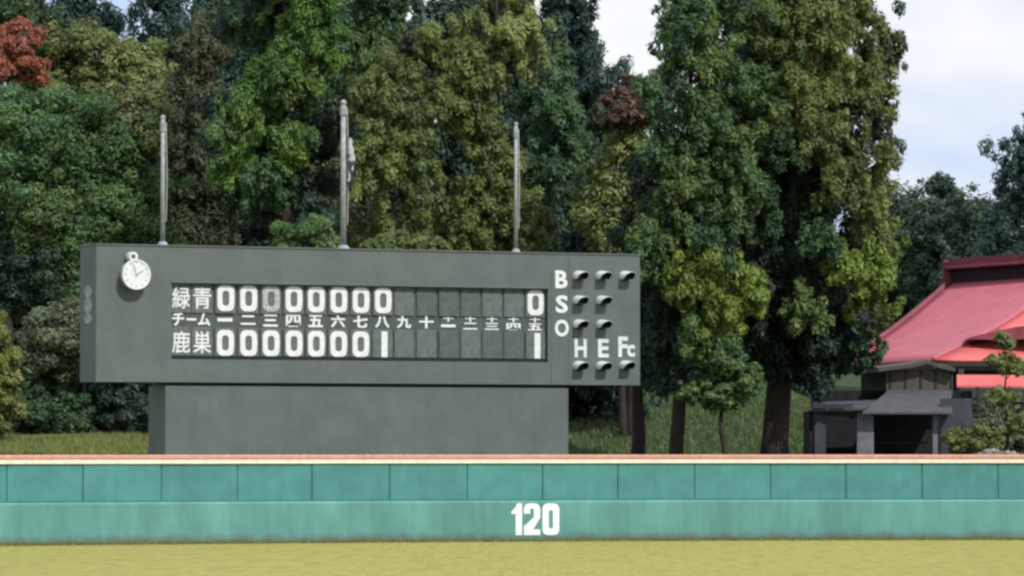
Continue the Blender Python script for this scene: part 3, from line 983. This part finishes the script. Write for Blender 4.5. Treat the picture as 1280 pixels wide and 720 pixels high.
obj('lean_to_roof', bm, M['hall_wall'], shed)
sbox('upper_wall', 1108, 1191, 162.75, 163.0, 4.2, P(1150, 461, 162.75).z, M['brown_wall'])
for k in range(5):
    px = 1112 + k * 19
    sbox('wall_batten', px, px + 2.2, 162.71, 162.745, 4.42, P(1150, 462, 162.75).z, M['dark_wood'])
bm = bmesh.new()
pk = [(1098, 460), (1140, 455), (1160, 450), (1176, 456), (1194, 460)]
f_ = [atz(px, 162.4, P(px, py, 162.4).z) - L_ for px, py in pk]
b_ = [v + Vector((0, 2.2, .1)) for v in f_]
lo = [v - Vector((0, 0, .12)) for v in f_]; lb = [v - Vector((0, 0, .12)) for v in b_]
V_ = [[bm.verts.new(v) for v in q] for q in (f_, b_, lb, lo)]
for i in range(4):
    for j in range(4):
        bm.faces.new((V_[j][i], V_[j][i + 1], V_[(j + 1) % 4][i + 1], V_[(j + 1) % 4][i]))
bm.faces.new([V_[j][0] for j in range(4)]); bm.faces.new([V_[j][4] for j in (3, 2, 1, 0)])
bmesh.ops.recalc_face_normals(bm, faces=bm.faces[:])
obj('upper_roof', bm, M['brown_wall'], shed)

# ------------------------------------------------------------------ trees
PAL = {
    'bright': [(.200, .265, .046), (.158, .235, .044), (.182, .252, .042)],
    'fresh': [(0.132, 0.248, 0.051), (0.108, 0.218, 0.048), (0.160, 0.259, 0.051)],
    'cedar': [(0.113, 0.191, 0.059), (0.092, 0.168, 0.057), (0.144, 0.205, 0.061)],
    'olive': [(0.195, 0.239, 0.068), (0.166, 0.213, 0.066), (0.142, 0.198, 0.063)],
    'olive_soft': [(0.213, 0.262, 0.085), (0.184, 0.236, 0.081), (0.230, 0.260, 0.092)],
    'deep': [(0.042, 0.079, 0.047), (0.053, 0.095, 0.050), (0.036, 0.065, 0.045)],  # dark needles with the crown's inner shade painted in
    'dark': [(0.048, 0.090, 0.060), (0.060, 0.106, 0.064)],
    'blue': [(0.041, 0.082, 0.068), (0.054, 0.096, 0.078)],
    'far': [(.056, .100, .060), (.070, .115, .066)],
    'mid': [(0.073, 0.140, 0.060), (0.060, 0.120, 0.057), (0.088, 0.153, 0.060)],
    'leafy': [(0.120, 0.218, 0.072), (0.101, 0.192, 0.070), (0.150, 0.230, 0.072)],
    'brown': [(0.107, 0.130, 0.062), (0.092, 0.115, 0.057), (0.120, 0.133, 0.065)],
    'grey': [(0.172, 0.213, 0.121), (0.138, 0.175, 0.101)],
    'red': [(.33, .115, .066), (.27, .095, .058)],
    'rust': [(.17, .100, .068), (.145, .088, .060)],
    'yellow': [(.20, .225, .058), (.16, .19, .052)],
    'pale': [(.52, .47, .42), (.42, .39, .34)],
}
def vnoise(p, seed, s):
    """cheap smooth noise for arrays of points"""
    r_ = np.random.default_rng(seed)
    k = r_.normal(size=(5, 3)) * s
    ph = r_.uniform(0, 6.28, 5)
    return np.sin(p @ k.T + ph).mean(1)

def leaves_mesh(cent, rad, col, per, size, seed, flat=0.75, droop=0.0, feather=False):
    """cent (n,3) tufts of radius rad (n,), colour col (n,3): small leaf faces spread through each tuft"""
    r_ = np.random.default_rng(seed)
    n = len(cent)
    cnt = np.maximum(10, (per * (rad / rad.mean()) ** 2)).astype(int)
    idx = np.repeat(np.arange(n), cnt)
    m = len(idx)
    d = r_.normal(size=(m, 3)); d /= np.linalg.norm(d, axis=1)[:, None]
    rr = rad[idx] * r_.uniform(0.15, 1, m) ** 0.45 * (1 + .22 * r_.normal(size=m) * (r_.random(m) < .35))
    off = d * rr[:, None]
    off[:, 2] *= flat
    off[:, 2] -= droop * (off[:, 0] ** 2 + off[:, 1] ** 2)
    c = cent[idx] + off
    nrm = d * 1.0 + np.array([0.0, -0.1, 0.5]) + r_.normal(size=(m, 3)) * 0.36
    nrm /= np.linalg.norm(nrm, axis=1)[:, None]
    a = r_.normal(size=(m, 3))
    if feather:                                  # needle sprays hang and curve upwards along the bough
        a = d * np.array([.8, .8, 0]) + np.array([0, 0, 1.0]) + r_.normal(size=(m, 3)) * .35
        t = a - nrm * (a * nrm).sum(1)[:, None]
    else:
        t = np.cross(nrm, a)
    t /= np.linalg.norm(t, axis=1)[:, None] + 1e-9
    b = np.cross(nrm, t)
    L_ = (size * (1.35 if feather else 1.0) * r_.uniform(.6, 1.35, m))[:, None]
    W_ = L_ * (r_.uniform(.24, .45, m) if feather else r_.uniform(.38, .7, m))[:, None]
    v = np.empty((m, 3, 3))
    v[:, 0] = c + t * L_ * .6
    v[:, 1] = c - t * L_ * .4 + b * W_ * .5
    v[:, 2] = c - t * L_ * .4 - b * W_ * .5
    lc = col[idx] * r_.uniform(.88, 1.12, (m, 1)) * r_.uniform(.95, 1.05, (m, 3))
    return v.reshape(-1, 3), np.repeat(lc, 3, 0)

def mesh_from_tris(name, v, c):
    me = bpy.data.meshes.new(name)
    nv = len(v); nf = nv // 3
    me.vertices.add(nv); me.loops.add(nv); me.polygons.add(nf)
    me.vertices.foreach_set('co', v.astype(np.float32).ravel())
    me.loops.foreach_set('vertex_index', np.arange(nv, dtype=np.int32))
    me.polygons.foreach_set('loop_start', np.arange(0, nv, 3, dtype=np.int32))
    me.update()
    at = me.color_attributes.new('leaf_colour', 'FLOAT_COLOR', 'POINT')
    at.data.foreach_set('color', np.concatenate([c, np.ones((nv, 1))], 1).astype(np.float32).ravel())
    me.materials.append(M['leaf'])
    return me

SEED = [100]
def plant(name, label, cat, base_px, Y, lobes=(), column=None, pal='cedar', puff=0.62, per=330, leaf=0.17, trunk_r=0.25, group=None,
          base_z=None, cover=1.0, flat=0.75, droop=0.0, twigs=14, trunk=True, lean=0.0, back=0.3, core=True, gapfill=0.0):
    """lobes: (px, py, rx, ry[, palette[, dY]]) crown masses; column: [(py, centre px, half width px)] for a spire-shaped crown"""
    SEED[0] += 1
    r_ = np.random.default_rng(SEED[0])
    bx = (base_px - 640) / F * Y
    bz = (ground_z(bx, Y) - 0.08) if base_z is None else base_z
    t = thing(name, label, cat, (bx, Y, bz), 0, group)
    C_, Rr, Cl, Rd = [], [], [], []
    tops = []
    def colour(pts, pal_):
        pl = np.array(PAL[pal_])
        k = r_.integers(0, len(pl), len(pts))
        nn = vnoise(pts, SEED[0] + 7, 0.55)
        c = pl[k] * (1 + 0.35 * nn)[:, None] * r_.uniform(.85, 1.15, (len(pts), 1))
        return np.clip(c, 0.004, 1)
    for lb in lobes:
        px, py, rx, ry = lb[:4]
        pal_ = lb[4] if len(lb) > 4 and lb[4] else pal
        YY = Y + (lb[5] if len(lb) > 5 else 0)
        c = np.array(P(px, py, YY)); k = YY / F
        ax, az = rx * k, ry * k
        ay = max(ax * .85, az * .6)
        area = 4 * math.pi * ((ax * ay) ** 1.6 / 3 + (ax * az) ** 1.6 / 3 + (ay * az) ** 1.6 / 3) ** (1 / 1.6)
        pr = min(.40 if column else puff, 0.62 * min(ax, az))
        n = max(5, int(cover * area / (pr * pr * 1.15)))
        d = r_.normal(size=(n * 2, 3)); d /= np.linalg.norm(d, axis=1)[:, None]
        keep = (d[:, 1] < 0.25) | (r_.random(n * 2) < back)
        d = d[keep][:n]
        sc_ = (1 + .28 * vnoise(d * 3 + px, SEED[0], 1.0)) * r_.uniform(.55, 1.06, len(d))
        q = c + d * np.array([ax - pr * .4, ay, az - pr * .3]) * sc_[:, None]
        if column:                               # sunlit sprays, sun painted in by lighter palettes: loose drifts of tufts, not balls
            nn_ = max(10, int(n * .52))
            g_ = np.clip(r_.normal(size=(nn_, 3)), -1.9, 1.9)
            q = c + g_ * np.array([ax * .46, ay * .32, az * .66])
            q[:, 2] -= .22 * np.abs(g_[:, 0]) * az
            d = g_
        C_.append(q); Rr.append(pr * r_.uniform(.45, 1.4, len(d))); Cl.append(colour(q, pal_)); Rd.append(np.full(len(q), not column))
        tops.append(c)
    if column:
        ys = np.array([p[0] for p in column]); cx = np.array([p[1] for p in column]); hw = np.array([p[2] for p in column])
        k = Y / F
        hgt = (ys[-1] - ys[0]) * k
        area = hgt * hw.mean() * k * 2 * math.pi * .62
        n = int(cover * area / (puff * puff * 0.85))
        yy = r_.uniform(ys[0], ys[-1], n * 3)
        hh = np.interp(yy, ys, hw)
        keep = r_.random(n * 3) < hh / hw.max() + .08
        yy = yy[keep][:n]
        hh = np.interp(yy, ys, hw) * k
        cc = (np.interp(yy, ys, cx) - 640) * k
        az = r_.uniform(0, 2 * math.pi, len(yy))
        bk_ = np.sin(az) > 0.3
        flip = bk_ & (r_.random(len(yy)) > back)
        az = np.where(flip, -az, az)
        zz = EYE + (YH - yy) * k
        tier = 0.5 + 0.5 * np.sin(zz * 2.3 + 3.0 * np.sin(az * 1.5 + SEED[0]))      # boughs stand out in tiers
        rad = hh * (0.70 + 0.30 * tier * r_.uniform(.5, 1, len(yy))) * r_.uniform(.62, 1.08, len(yy)) * (1 + .22 * np.sin(az * 3 + zz * .9 + SEED[0]))
        rad = np.maximum(rad - puff * .45, 0.05)
        q = np.stack([cc + rad * np.cos(az), Y + rad * np.sin(az) * .9, zz], 1)
        keep = vnoise(q, SEED[0] + 3, 0.62) > -0.16 - gapfill
        q = q[keep]
        C_.append(q); Rr.append(puff * r_.uniform(.55, 1.25, len(q)) * np.clip(np.interp((YH - (q[:, 2] - EYE) / k), ys, hw) * k / (puff * 2.2), .35, 1))
        Cl.append(colour(q, pal)); Rd.append(np.zeros(len(q), bool))
    rnd = np.concatenate(Rd); cent = np.concatenate(C_); rad = np.concatenate(Rr); col = np.concatenate(Cl)
    kk = 4                                       # every tuft breaks up into smaller sprays that reach outwards
    out_ = cent - np.array([[(np.median(cent[:, 0])), Y, 0]]); out_[:, 2] = 0
    out_ /= np.linalg.norm(out_, axis=1)[:, None] + 1e-6
    rk = np.repeat(rad, kk); ro = np.repeat(rnd, kk)
    shp = np.where(ro[:, None], np.array([[.55, .5, .45]]), np.array([[.46, .46, .66]]))
    sub = np.repeat(cent, kk, 0) + r_.normal(size=(len(rk), 3)) * rk[:, None] * shp + np.repeat(out_, kk, 0) * (rk * r_.uniform(-.2, 1.0, len(rk)) * np.where(ro, .7, 1.0))[:, None]
    srad = rk * r_.uniform(.36, .78, len(rk)) * np.where(ro, 1.0, .85)
    scol = np.repeat(col, kk, 0) * r_.uniform(.85, 1.15, (len(rk), 1))
    pk_ = max(20, int(per / kk * .86))
    bits = []
    if ro.any():
        bits.append(leaves_mesh(sub[ro], srad[ro], scol[ro], pk_, leaf * .95, SEED[0], flat, droop))
    if (~ro).any():
        bits.append(leaves_mesh(sub[~ro], srad[~ro], scol[~ro], pk_, leaf * .95, SEED[0] + 50, 1.15, droop, True))
    v = np.concatenate([b[0] for b in bits]); c = np.concatenate([b[1] for b in bits])
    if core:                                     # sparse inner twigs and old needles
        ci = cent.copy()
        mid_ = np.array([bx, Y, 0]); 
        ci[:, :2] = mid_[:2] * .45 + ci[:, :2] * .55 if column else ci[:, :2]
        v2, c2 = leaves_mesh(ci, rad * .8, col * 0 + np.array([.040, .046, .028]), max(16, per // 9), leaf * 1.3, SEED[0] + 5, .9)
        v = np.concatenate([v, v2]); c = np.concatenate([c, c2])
    v = v - np.array([bx, Y, bz])
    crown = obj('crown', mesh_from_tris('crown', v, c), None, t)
    if trunk:
        top = cent[np.argmax(cent[:, 2])]
        hz = top[2] - bz
        lowest = cent[:, 2].min()
        ctr = cent.mean(0)
        if column:
            tx = (column[0][1] - 640) * Y / F
        else:
            tx = ctr[0]
        pts = [(0, 0, -0.2)]
        rads = [trunk_r * 1.25]
        for f_ in (.04, .15, .35, .6, .8, .95):
            pts.append(((tx - bx) * f_ ** .8 + lean * f_ + .06 * math.sin(f_ * 9 + SEED[0]), (ctr[1] - Y) * f_, hz * f_))
            rads.append(trunk_r * (1.02 - f_ * .95))
        bm = bmesh.new()
        tube(bm, pts, rads, 9)
        pick = r_.choice(len(cent), min(twigs, len(cent)), replace=False)
        for i in pick:
            e = cent[i] - np.array([bx, Y, bz])
            f_ = min(.9, max(.06, (e[2] - abs(e[0]) * .35) / hz))
            s_ = Vector(((tx - bx) * f_ ** .8 + lean * f_, (ctr[1] - Y) * f_, hz * f_))
            e = Vector(e)
            m_ = s_.lerp(e, .5) + Vector((0, 0, .15))
            rb = max(.02, trunk_r * .32 * (1 - f_))
            tube(bm, [s_, m_, e], [rb, rb * .7, rb * .3], 5)
        smooth(obj('trunk', bm, M['bark'], t))
    return t

G1 = 'trees standing behind the scoreboard'
G2 = 'tall cedars right of the scoreboard'
G3 = 'far trees above the red roof'
G4 = 'shrubs along the embankment'

# --- far row, mostly dark conifers filling the background
plant('conifer_tree', 'dark far conifer rising at top left beside the sky gap', 'tree', 105, 206, column=[(-120, 108, 8), (0, 110, 50), (120, 105, 65), (520, 105, 75)], pal='blue', puff=.9, per=280, leaf=.26, group=G1, gapfill=.5, cover=1.15)
plant('conifer_tree', 'dark far conifer just right of the top left sky gap', 'tree', 205, 204, column=[(-110, 204, 8), (0, 204, 42), (90, 205, 55), (520, 205, 70)], pal='blue', puff=.9, per=280, leaf=.26, group=G1, gapfill=.5, cover=1.15)
plant('conifer_tree', 'dark far conifer behind the bright green cedar', 'tree', 298, 200, column=[(-130, 298, 8), (0, 298, 50), (160, 300, 72), (520, 300, 80)], pal='dark', puff=.9, per=280, leaf=.26, group=G1, gapfill=.5, cover=1.15)
plant('conifer_tree', 'dark far conifer behind the middle flagpole', 'tree', 452, 198, column=[(-150, 452, 8), (0, 452, 62), (160, 452, 85), (520, 452, 90)], pal='dark', puff=.9, per=280, leaf=.26, group=G1, gapfill=.5, cover=1.15)
plant('conifer_tree', 'dark far conifer topping the olive cedars at upper middle', 'tree', 560, 202, column=[(-110, 560, 8), (0, 562, 50), (160, 570, 80), (520, 560, 90)], pal='dark', puff=.9, per=280, leaf=.26, group=G1, gapfill=.5, cover=1.15)
plant('conifer_tree', 'dark far conifer behind the right flagpole', 'tree', 655, 200, column=[(-40, 655, 6), (30, 655, 28), (160, 655, 60), (520, 655, 80)], pal='dark', puff=.9, per=280, leaf=.26, group=G1, gapfill=.5, cover=1.15)
plant('conifer_tree', 'dark far conifer between the two tall right cedars', 'tree', 930, 200, column=[(-150, 930, 8), (0, 930, 60), (200, 930, 85), (560, 930, 90)], pal='dark', puff=.9, per=260, leaf=.27, group=G2, gapfill=.5, cover=1.15)
plant('broadleaf_tree', 'dark shaded tree behind the lower left bushes', 'tree', 40, 190, [(30, 400, 90, 90), (120, 400, 90, 90), (60, 480, 100, 60), (170, 470, 70, 70)], pal='dark', puff=.9, per=280, leaf=.26, group=G1, gapfill=.5, cover=1.15)
plant('broadleaf_tree', 'deep shaded tree behind the board between left and middle flagpoles', 'tree', 270, 186, [(255, 270, 70, 80), (340, 290, 80, 70), (220, 350, 70, 60)], pal='dark', puff=.8, per=260, leaf=.22, group=G1)
plant('broadleaf_tree', 'small rust-red tree in the gap beside the tall right cedars', 'tree', 780, 176, [(786, 118, 14, 22), (764, 146, 24, 12, 'brown'), (790, 140, 26, 16), (772, 128, 12, 14)], pal='rust', puff=.7, per=200, leaf=.2, trunk_r=.15, group=G1)
plant('broadleaf_tree', 'soft olive tree below the rust-red tree, right of the board top', 'tree', 792, 177, [(790, 195, 34, 42), (788, 255, 46, 55), (800, 320, 40, 60), (790, 390, 50, 60)], pal='olive_soft', puff=.7, per=260, leaf=.2, group=G1)

plant('conifer_tree', 'dark conifer filling the gap between left flagpole and bright cedar', 'tree', 262, 190, column=[(-60, 262, 8), (30, 262, 36), (140, 262, 52), (520, 262, 66)], pal='dark', puff=.8, per=280, leaf=.24, group=G1, gapfill=.5)
plant('conifer_tree', 'dark conifer between the middle flagpole and the bright cedar', 'tree', 392, 190, column=[(-130, 392, 8), (0, 394, 40), (140, 394, 54), (520, 392, 70)], pal='dark', puff=.8, per=280, leaf=.24, group=G1, gapfill=.5)

# --- left group
plant('broadleaf_tree', 'red autumn tree at the upper left edge', 'tree', 10, 177, [(20, 66, 22, 34), (-6, 82, 30, 26)], pal='red', puff=.55, per=330, leaf=.17, group=G1)
plant('broadleaf_tree', 'round olive-green tree beside the red autumn tree', 'tree', 105, 180, [(98, 74, 62, 46), (150, 118, 50, 44), (70, 124, 55, 44), (178, 90, 26, 34), (20, 20, 50, 28, 'mid')], pal='olive_soft', puff=.6, per=360, leaf=.16, group=G1)
plant('broadleaf_tree', 'broad dark green tree filling the left edge above the bushes', 'tree', 70, 168, [(50, 176, 78, 66), (128, 196, 68, 74), (20, 250, 76, 78), (98, 286, 86, 74), (168, 156, 34, 42, 'olive_soft'), (30, 340, 76, 50, 'dark'), (128, 352, 66, 42, 'dark'), (172, 270, 34, 60)], pal='leafy', puff=.62, per=400, leaf=.16, group=G1)
plant('cedar_tree', 'brownish green cedar behind the left flagpole', 'tree', 244, 174, column=[(20, 252, 16), (70, 248, 44), (150, 244, 56), (250, 240, 52), (340, 240, 48)], pal='brown', puff=.6, per=300, leaf=.17, group=G1)
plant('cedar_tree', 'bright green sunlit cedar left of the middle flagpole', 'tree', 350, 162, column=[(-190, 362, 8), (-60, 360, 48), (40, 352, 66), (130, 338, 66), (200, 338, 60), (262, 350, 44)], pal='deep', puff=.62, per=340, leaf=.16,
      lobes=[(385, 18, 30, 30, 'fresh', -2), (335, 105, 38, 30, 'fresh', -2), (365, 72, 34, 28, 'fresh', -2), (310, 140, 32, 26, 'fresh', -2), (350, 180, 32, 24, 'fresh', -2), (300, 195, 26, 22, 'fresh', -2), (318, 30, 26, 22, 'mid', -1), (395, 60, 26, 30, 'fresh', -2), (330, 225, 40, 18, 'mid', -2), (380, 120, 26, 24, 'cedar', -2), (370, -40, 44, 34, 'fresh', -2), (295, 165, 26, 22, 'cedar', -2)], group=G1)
plant('cedar_tree', 'shaded cedar at the top, directly behind the middle flagpole', 'tree', 452, 176, column=[(-200, 450, 8), (-60, 450, 50), (60, 448, 64), (180, 440, 60), (330, 440, 70)], pal='deep', puff=.62, per=320, leaf=.17,
      lobes=[(470, 38, 28, 22, 'cedar', -3), (440, 80, 30, 22, 'cedar', -3), (412, 140, 24, 22, 'mid', -3), (420, 30, 30, 26, 'mid', -3), (420, 215, 26, 22, 'brown', -3), (480, -10, 40, 26, 'mid', -3)], group=G1)
plant('cedar_tree', 'olive cedar immediately right of the middle flagpole', 'tree', 498, 160, column=[(40, 520, 14), (90, 512, 52), (150, 495, 64), (200, 492, 56), (330, 500, 62)], pal='olive', puff=.62, per=340, leaf=.16, cover=.8,
      lobes=[(528, 72, 36, 28, None, -1), (478, 122, 40, 30, None, -2), (520, 185, 30, 26, None, -2), (470, 195, 40, 26, None, -2), (500, 235, 30, 22, None, -2)], group=G1)
plant('cedar_tree', 'tall olive cedar behind the right flagpole', 'tree', 615, 164, column=[(-60, 622, 10), (20, 620, 42), (90, 612, 66), (180, 608, 72), (330, 600, 74)], pal='olive', puff=.62, per=340, leaf=.16, cover=.9,
      lobes=[(590, 60, 36, 32, None, -2), (640, 50, 36, 32, 'olive_soft', -2), (580, 130, 38, 32, None, -2), (570, 240, 32, 28, None, -2), (615, 200, 28, 40, None, -2), (640, 270, 32, 30, None, -2), (600, 290, 30, 20, None, -2)], group=G1)
plant('cedar_tree', 'bluish green cedar between the right flagpole and the dark conifer', 'tree', 684, 170, column=[(10, 690, 10), (90, 690, 32), (160, 690, 46), (230, 688, 40), (330, 690, 34)], pal='mid', puff=.6, per=320, leaf=.17,
      lobes=[(690, 118, 26, 24, None, -2), (706, 165, 26, 26, None, -2), (676, 205, 28, 24, None, -2)], group=G1)
plant('conifer_tree', 'very dark conifer behind the right end of the scoreboard', 'tree', 728, 182, column=[(-140, 718, 8), (-20, 716, 38), (70, 720, 46), (150, 726, 52), (330, 735, 66), (520, 735, 70)], pal='blue', puff=.7, per=330, leaf=.2, group=G1, gapfill=.4)

# --- the tall cedars on the right
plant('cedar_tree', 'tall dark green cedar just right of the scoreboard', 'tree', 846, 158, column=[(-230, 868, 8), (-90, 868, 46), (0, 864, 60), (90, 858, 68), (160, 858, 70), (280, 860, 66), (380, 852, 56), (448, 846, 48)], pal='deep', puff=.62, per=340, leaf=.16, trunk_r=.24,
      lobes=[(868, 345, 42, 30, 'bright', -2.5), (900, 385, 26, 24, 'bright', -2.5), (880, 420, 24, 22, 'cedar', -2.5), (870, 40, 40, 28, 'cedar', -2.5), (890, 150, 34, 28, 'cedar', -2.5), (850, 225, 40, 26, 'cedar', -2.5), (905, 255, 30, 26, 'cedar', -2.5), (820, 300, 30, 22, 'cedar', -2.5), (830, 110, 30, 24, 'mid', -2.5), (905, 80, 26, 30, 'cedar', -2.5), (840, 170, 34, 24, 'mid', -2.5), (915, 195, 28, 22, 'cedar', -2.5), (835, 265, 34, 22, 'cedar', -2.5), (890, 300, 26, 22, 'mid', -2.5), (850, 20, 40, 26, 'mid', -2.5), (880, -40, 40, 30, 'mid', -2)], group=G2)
plant('cedar_tree', 'biggest cedar with a thick bare trunk, left of the open shed', 'tree', 967, 160, column=[(-250, 1000, 8), (-90, 1005, 60), (0, 998, 74), (90, 1002, 86), (190, 996, 80), (290, 1000, 78), (380, 1006, 82), (435, 1006, 82), (468, 1003, 64)], pal='deep', puff=.62, per=340, leaf=.16, trunk_r=.45, cover=.85,
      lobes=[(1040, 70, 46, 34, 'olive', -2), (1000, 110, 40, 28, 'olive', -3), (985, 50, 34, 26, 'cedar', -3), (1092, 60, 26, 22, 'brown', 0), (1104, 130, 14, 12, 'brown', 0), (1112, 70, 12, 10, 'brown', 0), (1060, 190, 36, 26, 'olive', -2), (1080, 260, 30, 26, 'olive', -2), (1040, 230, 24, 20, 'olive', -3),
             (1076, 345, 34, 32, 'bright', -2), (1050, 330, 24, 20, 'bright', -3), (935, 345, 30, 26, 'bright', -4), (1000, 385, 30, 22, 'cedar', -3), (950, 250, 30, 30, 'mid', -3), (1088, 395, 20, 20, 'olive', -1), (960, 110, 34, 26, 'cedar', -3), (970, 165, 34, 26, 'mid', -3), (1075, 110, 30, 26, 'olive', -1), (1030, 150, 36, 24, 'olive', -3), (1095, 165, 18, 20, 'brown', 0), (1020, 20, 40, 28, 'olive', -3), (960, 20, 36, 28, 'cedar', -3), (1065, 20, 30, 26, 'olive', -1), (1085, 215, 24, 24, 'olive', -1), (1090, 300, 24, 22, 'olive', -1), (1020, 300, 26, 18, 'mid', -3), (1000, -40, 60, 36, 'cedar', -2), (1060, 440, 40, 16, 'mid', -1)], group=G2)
plant('cedar_tree', 'dark slim cedar close behind the right end of the board', 'tree', 796, 166, column=[(300, 800, 20), (360, 806, 40), (440, 808, 40), (478, 800, 30)], pal='dark', puff=.55, per=300, leaf=.17, trunk_r=.26, group=G2)
plant('young_tree', 'slender young tree with light leaves before the biggest cedar', 'tree', 906, 156, [(900, 452, 28, 30), (925, 476, 28, 20), (872, 490, 20, 14), (900, 496, 24, 16)], pal='cedar', puff=.4, per=200, leaf=.14, trunk_r=.11, cover=.75, group=G2, core=False)

# --- far trees above the roof at the right
plant('broadleaf_tree', 'far dark green tree beside the biggest cedar', 'tree', 1120, 250, [(1118, 285, 46, 50), (1110, 350, 56, 56), (1130, 420, 56, 60)], pal='far', puff=.8, per=300, leaf=.22, group=G3)
plant('broadleaf_tree', 'far tree whose small bare-topped crown pokes into the sky', 'tree', 1180, 246, [(1176, 234, 15, 14), (1178, 290, 50, 48), (1190, 360, 56, 60)], pal='far', puff=.8, per=300, leaf=.22, group=G3)
plant('broadleaf_tree', 'far dark tree directly above the red roof ridge', 'tree', 1232, 242, [(1228, 290, 42, 48), (1240, 350, 56, 60)], pal='far', puff=.8, per=300, leaf=.22, group=G3)
plant('conifer_tree', 'dark ragged conifer at the far right edge against the sky', 'tree', 1290, 224, column=[(125, 1286, 6), (165, 1282, 20), (205, 1279, 34), (260, 1277, 50), (340, 1280, 64), (440, 1282, 66)], pal='blue', puff=.62, per=260, leaf=.2, cover=.85, group=G3)

# --- shrubs
plant('shrub', 'tall yellow-green shrub at the left edge above the wall', 'shrub', -4, 151, [(-6, 430, 15, 34), (-3, 490, 18, 46), (-12, 530, 22, 28)], pal='yellow', puff=.35, per=230, leaf=.12, trunk_r=.08, group=G4)
plant('shrub', 'grey-green arching bush beside the scoreboard end', 'shrub', 110, 160, [(70, 425, 40, 36), (62, 440, 34, 30), (112, 408, 34, 32), (140, 430, 34, 42)], pal='grey', puff=.45, per=300, leaf=.14, trunk_r=.1, group=G4, droop=.12, lean=.25)
plant('shrub', 'dark green bush on the grass left of the base block', 'shrub', 58, 160.5, [(50, 500, 44, 42), (90, 520, 34, 28), (20, 525, 36, 26)], pal='mid', puff=.45, per=300, leaf=.14, trunk_r=.1, group=G4)
plant('shrub', 'shaded bush under the left end of the scoreboard', 'shrub', 148, 161, [(140, 505, 44, 38), (175, 520, 36, 28), (165, 470, 36, 26)], pal='dark', puff=.45, per=300, leaf=.15, trunk_r=.1, group=G4)
plant('shrub', 'round green bush peeking over the board left of the middle flagpole', 'shrub', 386, 151, [(386, 293, 22, 20), (372, 305, 18, 16), (402, 305, 18, 16)], pal='cedar', puff=.35, per=240, leaf=.13, trunk_r=.1, group=G4)
plant('shrub', 'low green sprays peeking over the middle of the board', 'shrub', 505, 153, [(500, 306, 26, 14), (535, 308, 16, 10), (470, 310, 16, 9)], pal='olive', puff=.35, per=200, leaf=.13, trunk_r=.1, group=G4)
plant('young_tree', 'thin sparse young tree before the front of the red-roofed hall', 'tree', 1258, 163, [(1256, 428, 9, 14), (1250, 450, 18, 10), (1266, 462, 16, 12), (1254, 498, 18, 14), (1270, 524, 16, 14)], pal='olive_soft', puff=.26, per=120, leaf=.11, trunk_r=.07, cover=.5, group=G4, core=False)
plant('shrub', 'small rounded yellow-green bush above the wall by the hall', 'shrub', 1218, 158, [(1218, 548, 22, 15), (1208, 560, 16, 14), (1230, 562, 18, 12)], pal='yellow', puff=.3, per=220, leaf=.11, trunk_r=.05, group=G4)
plant('shrub', 'grey-green bush low against the hall front beside the shed', 'shrub', 1232, 166, [(1232, 530, 28, 22), (1275, 548, 32, 20), (1205, 546, 20, 20)], pal='grey', puff=.4, per=240, leaf=.14, trunk_r=.06, group=G4)
plant('shrub', 'pale blossoming low shrub just over the wall top at right', 'shrub', 1245, 141, [(1240, 569, 14, 6), (1260, 571, 12, 5)], pal='pale', puff=.16, per=120, leaf=.08, trunk_r=.03, group=G4, core=False)



# ------------------------------------------------------------------ fringes of grass and ground cover
def blades(name, label_kind, xs_, ys_, zs_, h, w_, cols, seed):
    r_ = np.random.default_rng(seed)
    m = len(xs_)
    base = np.stack([xs_, ys_, zs_], 1)
    ang = r_.uniform(0, 6.28, m)
    side = np.stack([np.cos(ang), np.sin(ang), 0 * ang], 1) * (w_ * r_.uniform(.5, 1.2, m))[:, None]
    tip = base + np.stack([r_.normal(0, .3, m), r_.normal(0, .3, m), np.ones(m)], 1) * (h * r_.uniform(.5, 1.3, m))[:, None]
    v = np.stack([base - side, base + side, tip], 1).reshape(-1, 3)
    pl = np.array(cols)
    c = np.repeat(pl[r_.integers(0, len(pl), m)] * r_.uniform(.8, 1.2, (m, 1)), 3, 0)
    o = obj(name, mesh_from_tris(name, v, c))
    o['kind'] = 'stuff'
    o['label'] = label_kind
    o['category'] = 'grass'
    return o
r_ = np.random.default_rng(5)
n = 26000
fx = r_.uniform(-17, 17, n)
d_ = np.abs(r_.normal(0, .35, n)) + .12
fy = np.array([fence_Y(x) for x in fx]) - d_ * 1.02
blades('turf_fringe', 'uneven dry grass growing along the foot of the teal wall', fx, fy, np.full(n, -0.005), 0.075, 0.014, [(.26, .25, .08), (.20, .20, .06), (.30, .28, .10), (.15, .15, .05)], 6)
n = 30000
fx = r_.uniform(-21, -6, n); ff = r_.uniform(8, 30, n) 
fy = np.array([fence_Y(x) for x in fx]) + ff
blades('bank_grass', 'rough grass on the bank left of the scoreboard base', fx, fy, np.array([ground_z(x, y) for x, y in zip(fx, fy)]) - .01, 0.16, 0.02, [(.20, .23, .06), (.25, .26, .09), (.15, .19, .05)], 7)
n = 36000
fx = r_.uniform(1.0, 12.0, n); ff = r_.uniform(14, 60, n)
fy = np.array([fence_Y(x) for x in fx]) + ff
blades('ground_cover', 'dark mossy ground cover on the bank under the cedars', fx, fy, np.array([ground_z(x, y) for x, y in zip(fx, fy)]) - .01, 0.20, 0.04, [(.115, .185, .06), (.145, .20, .075), (.09, .155, .05), (.15, .155, .08)], 8)
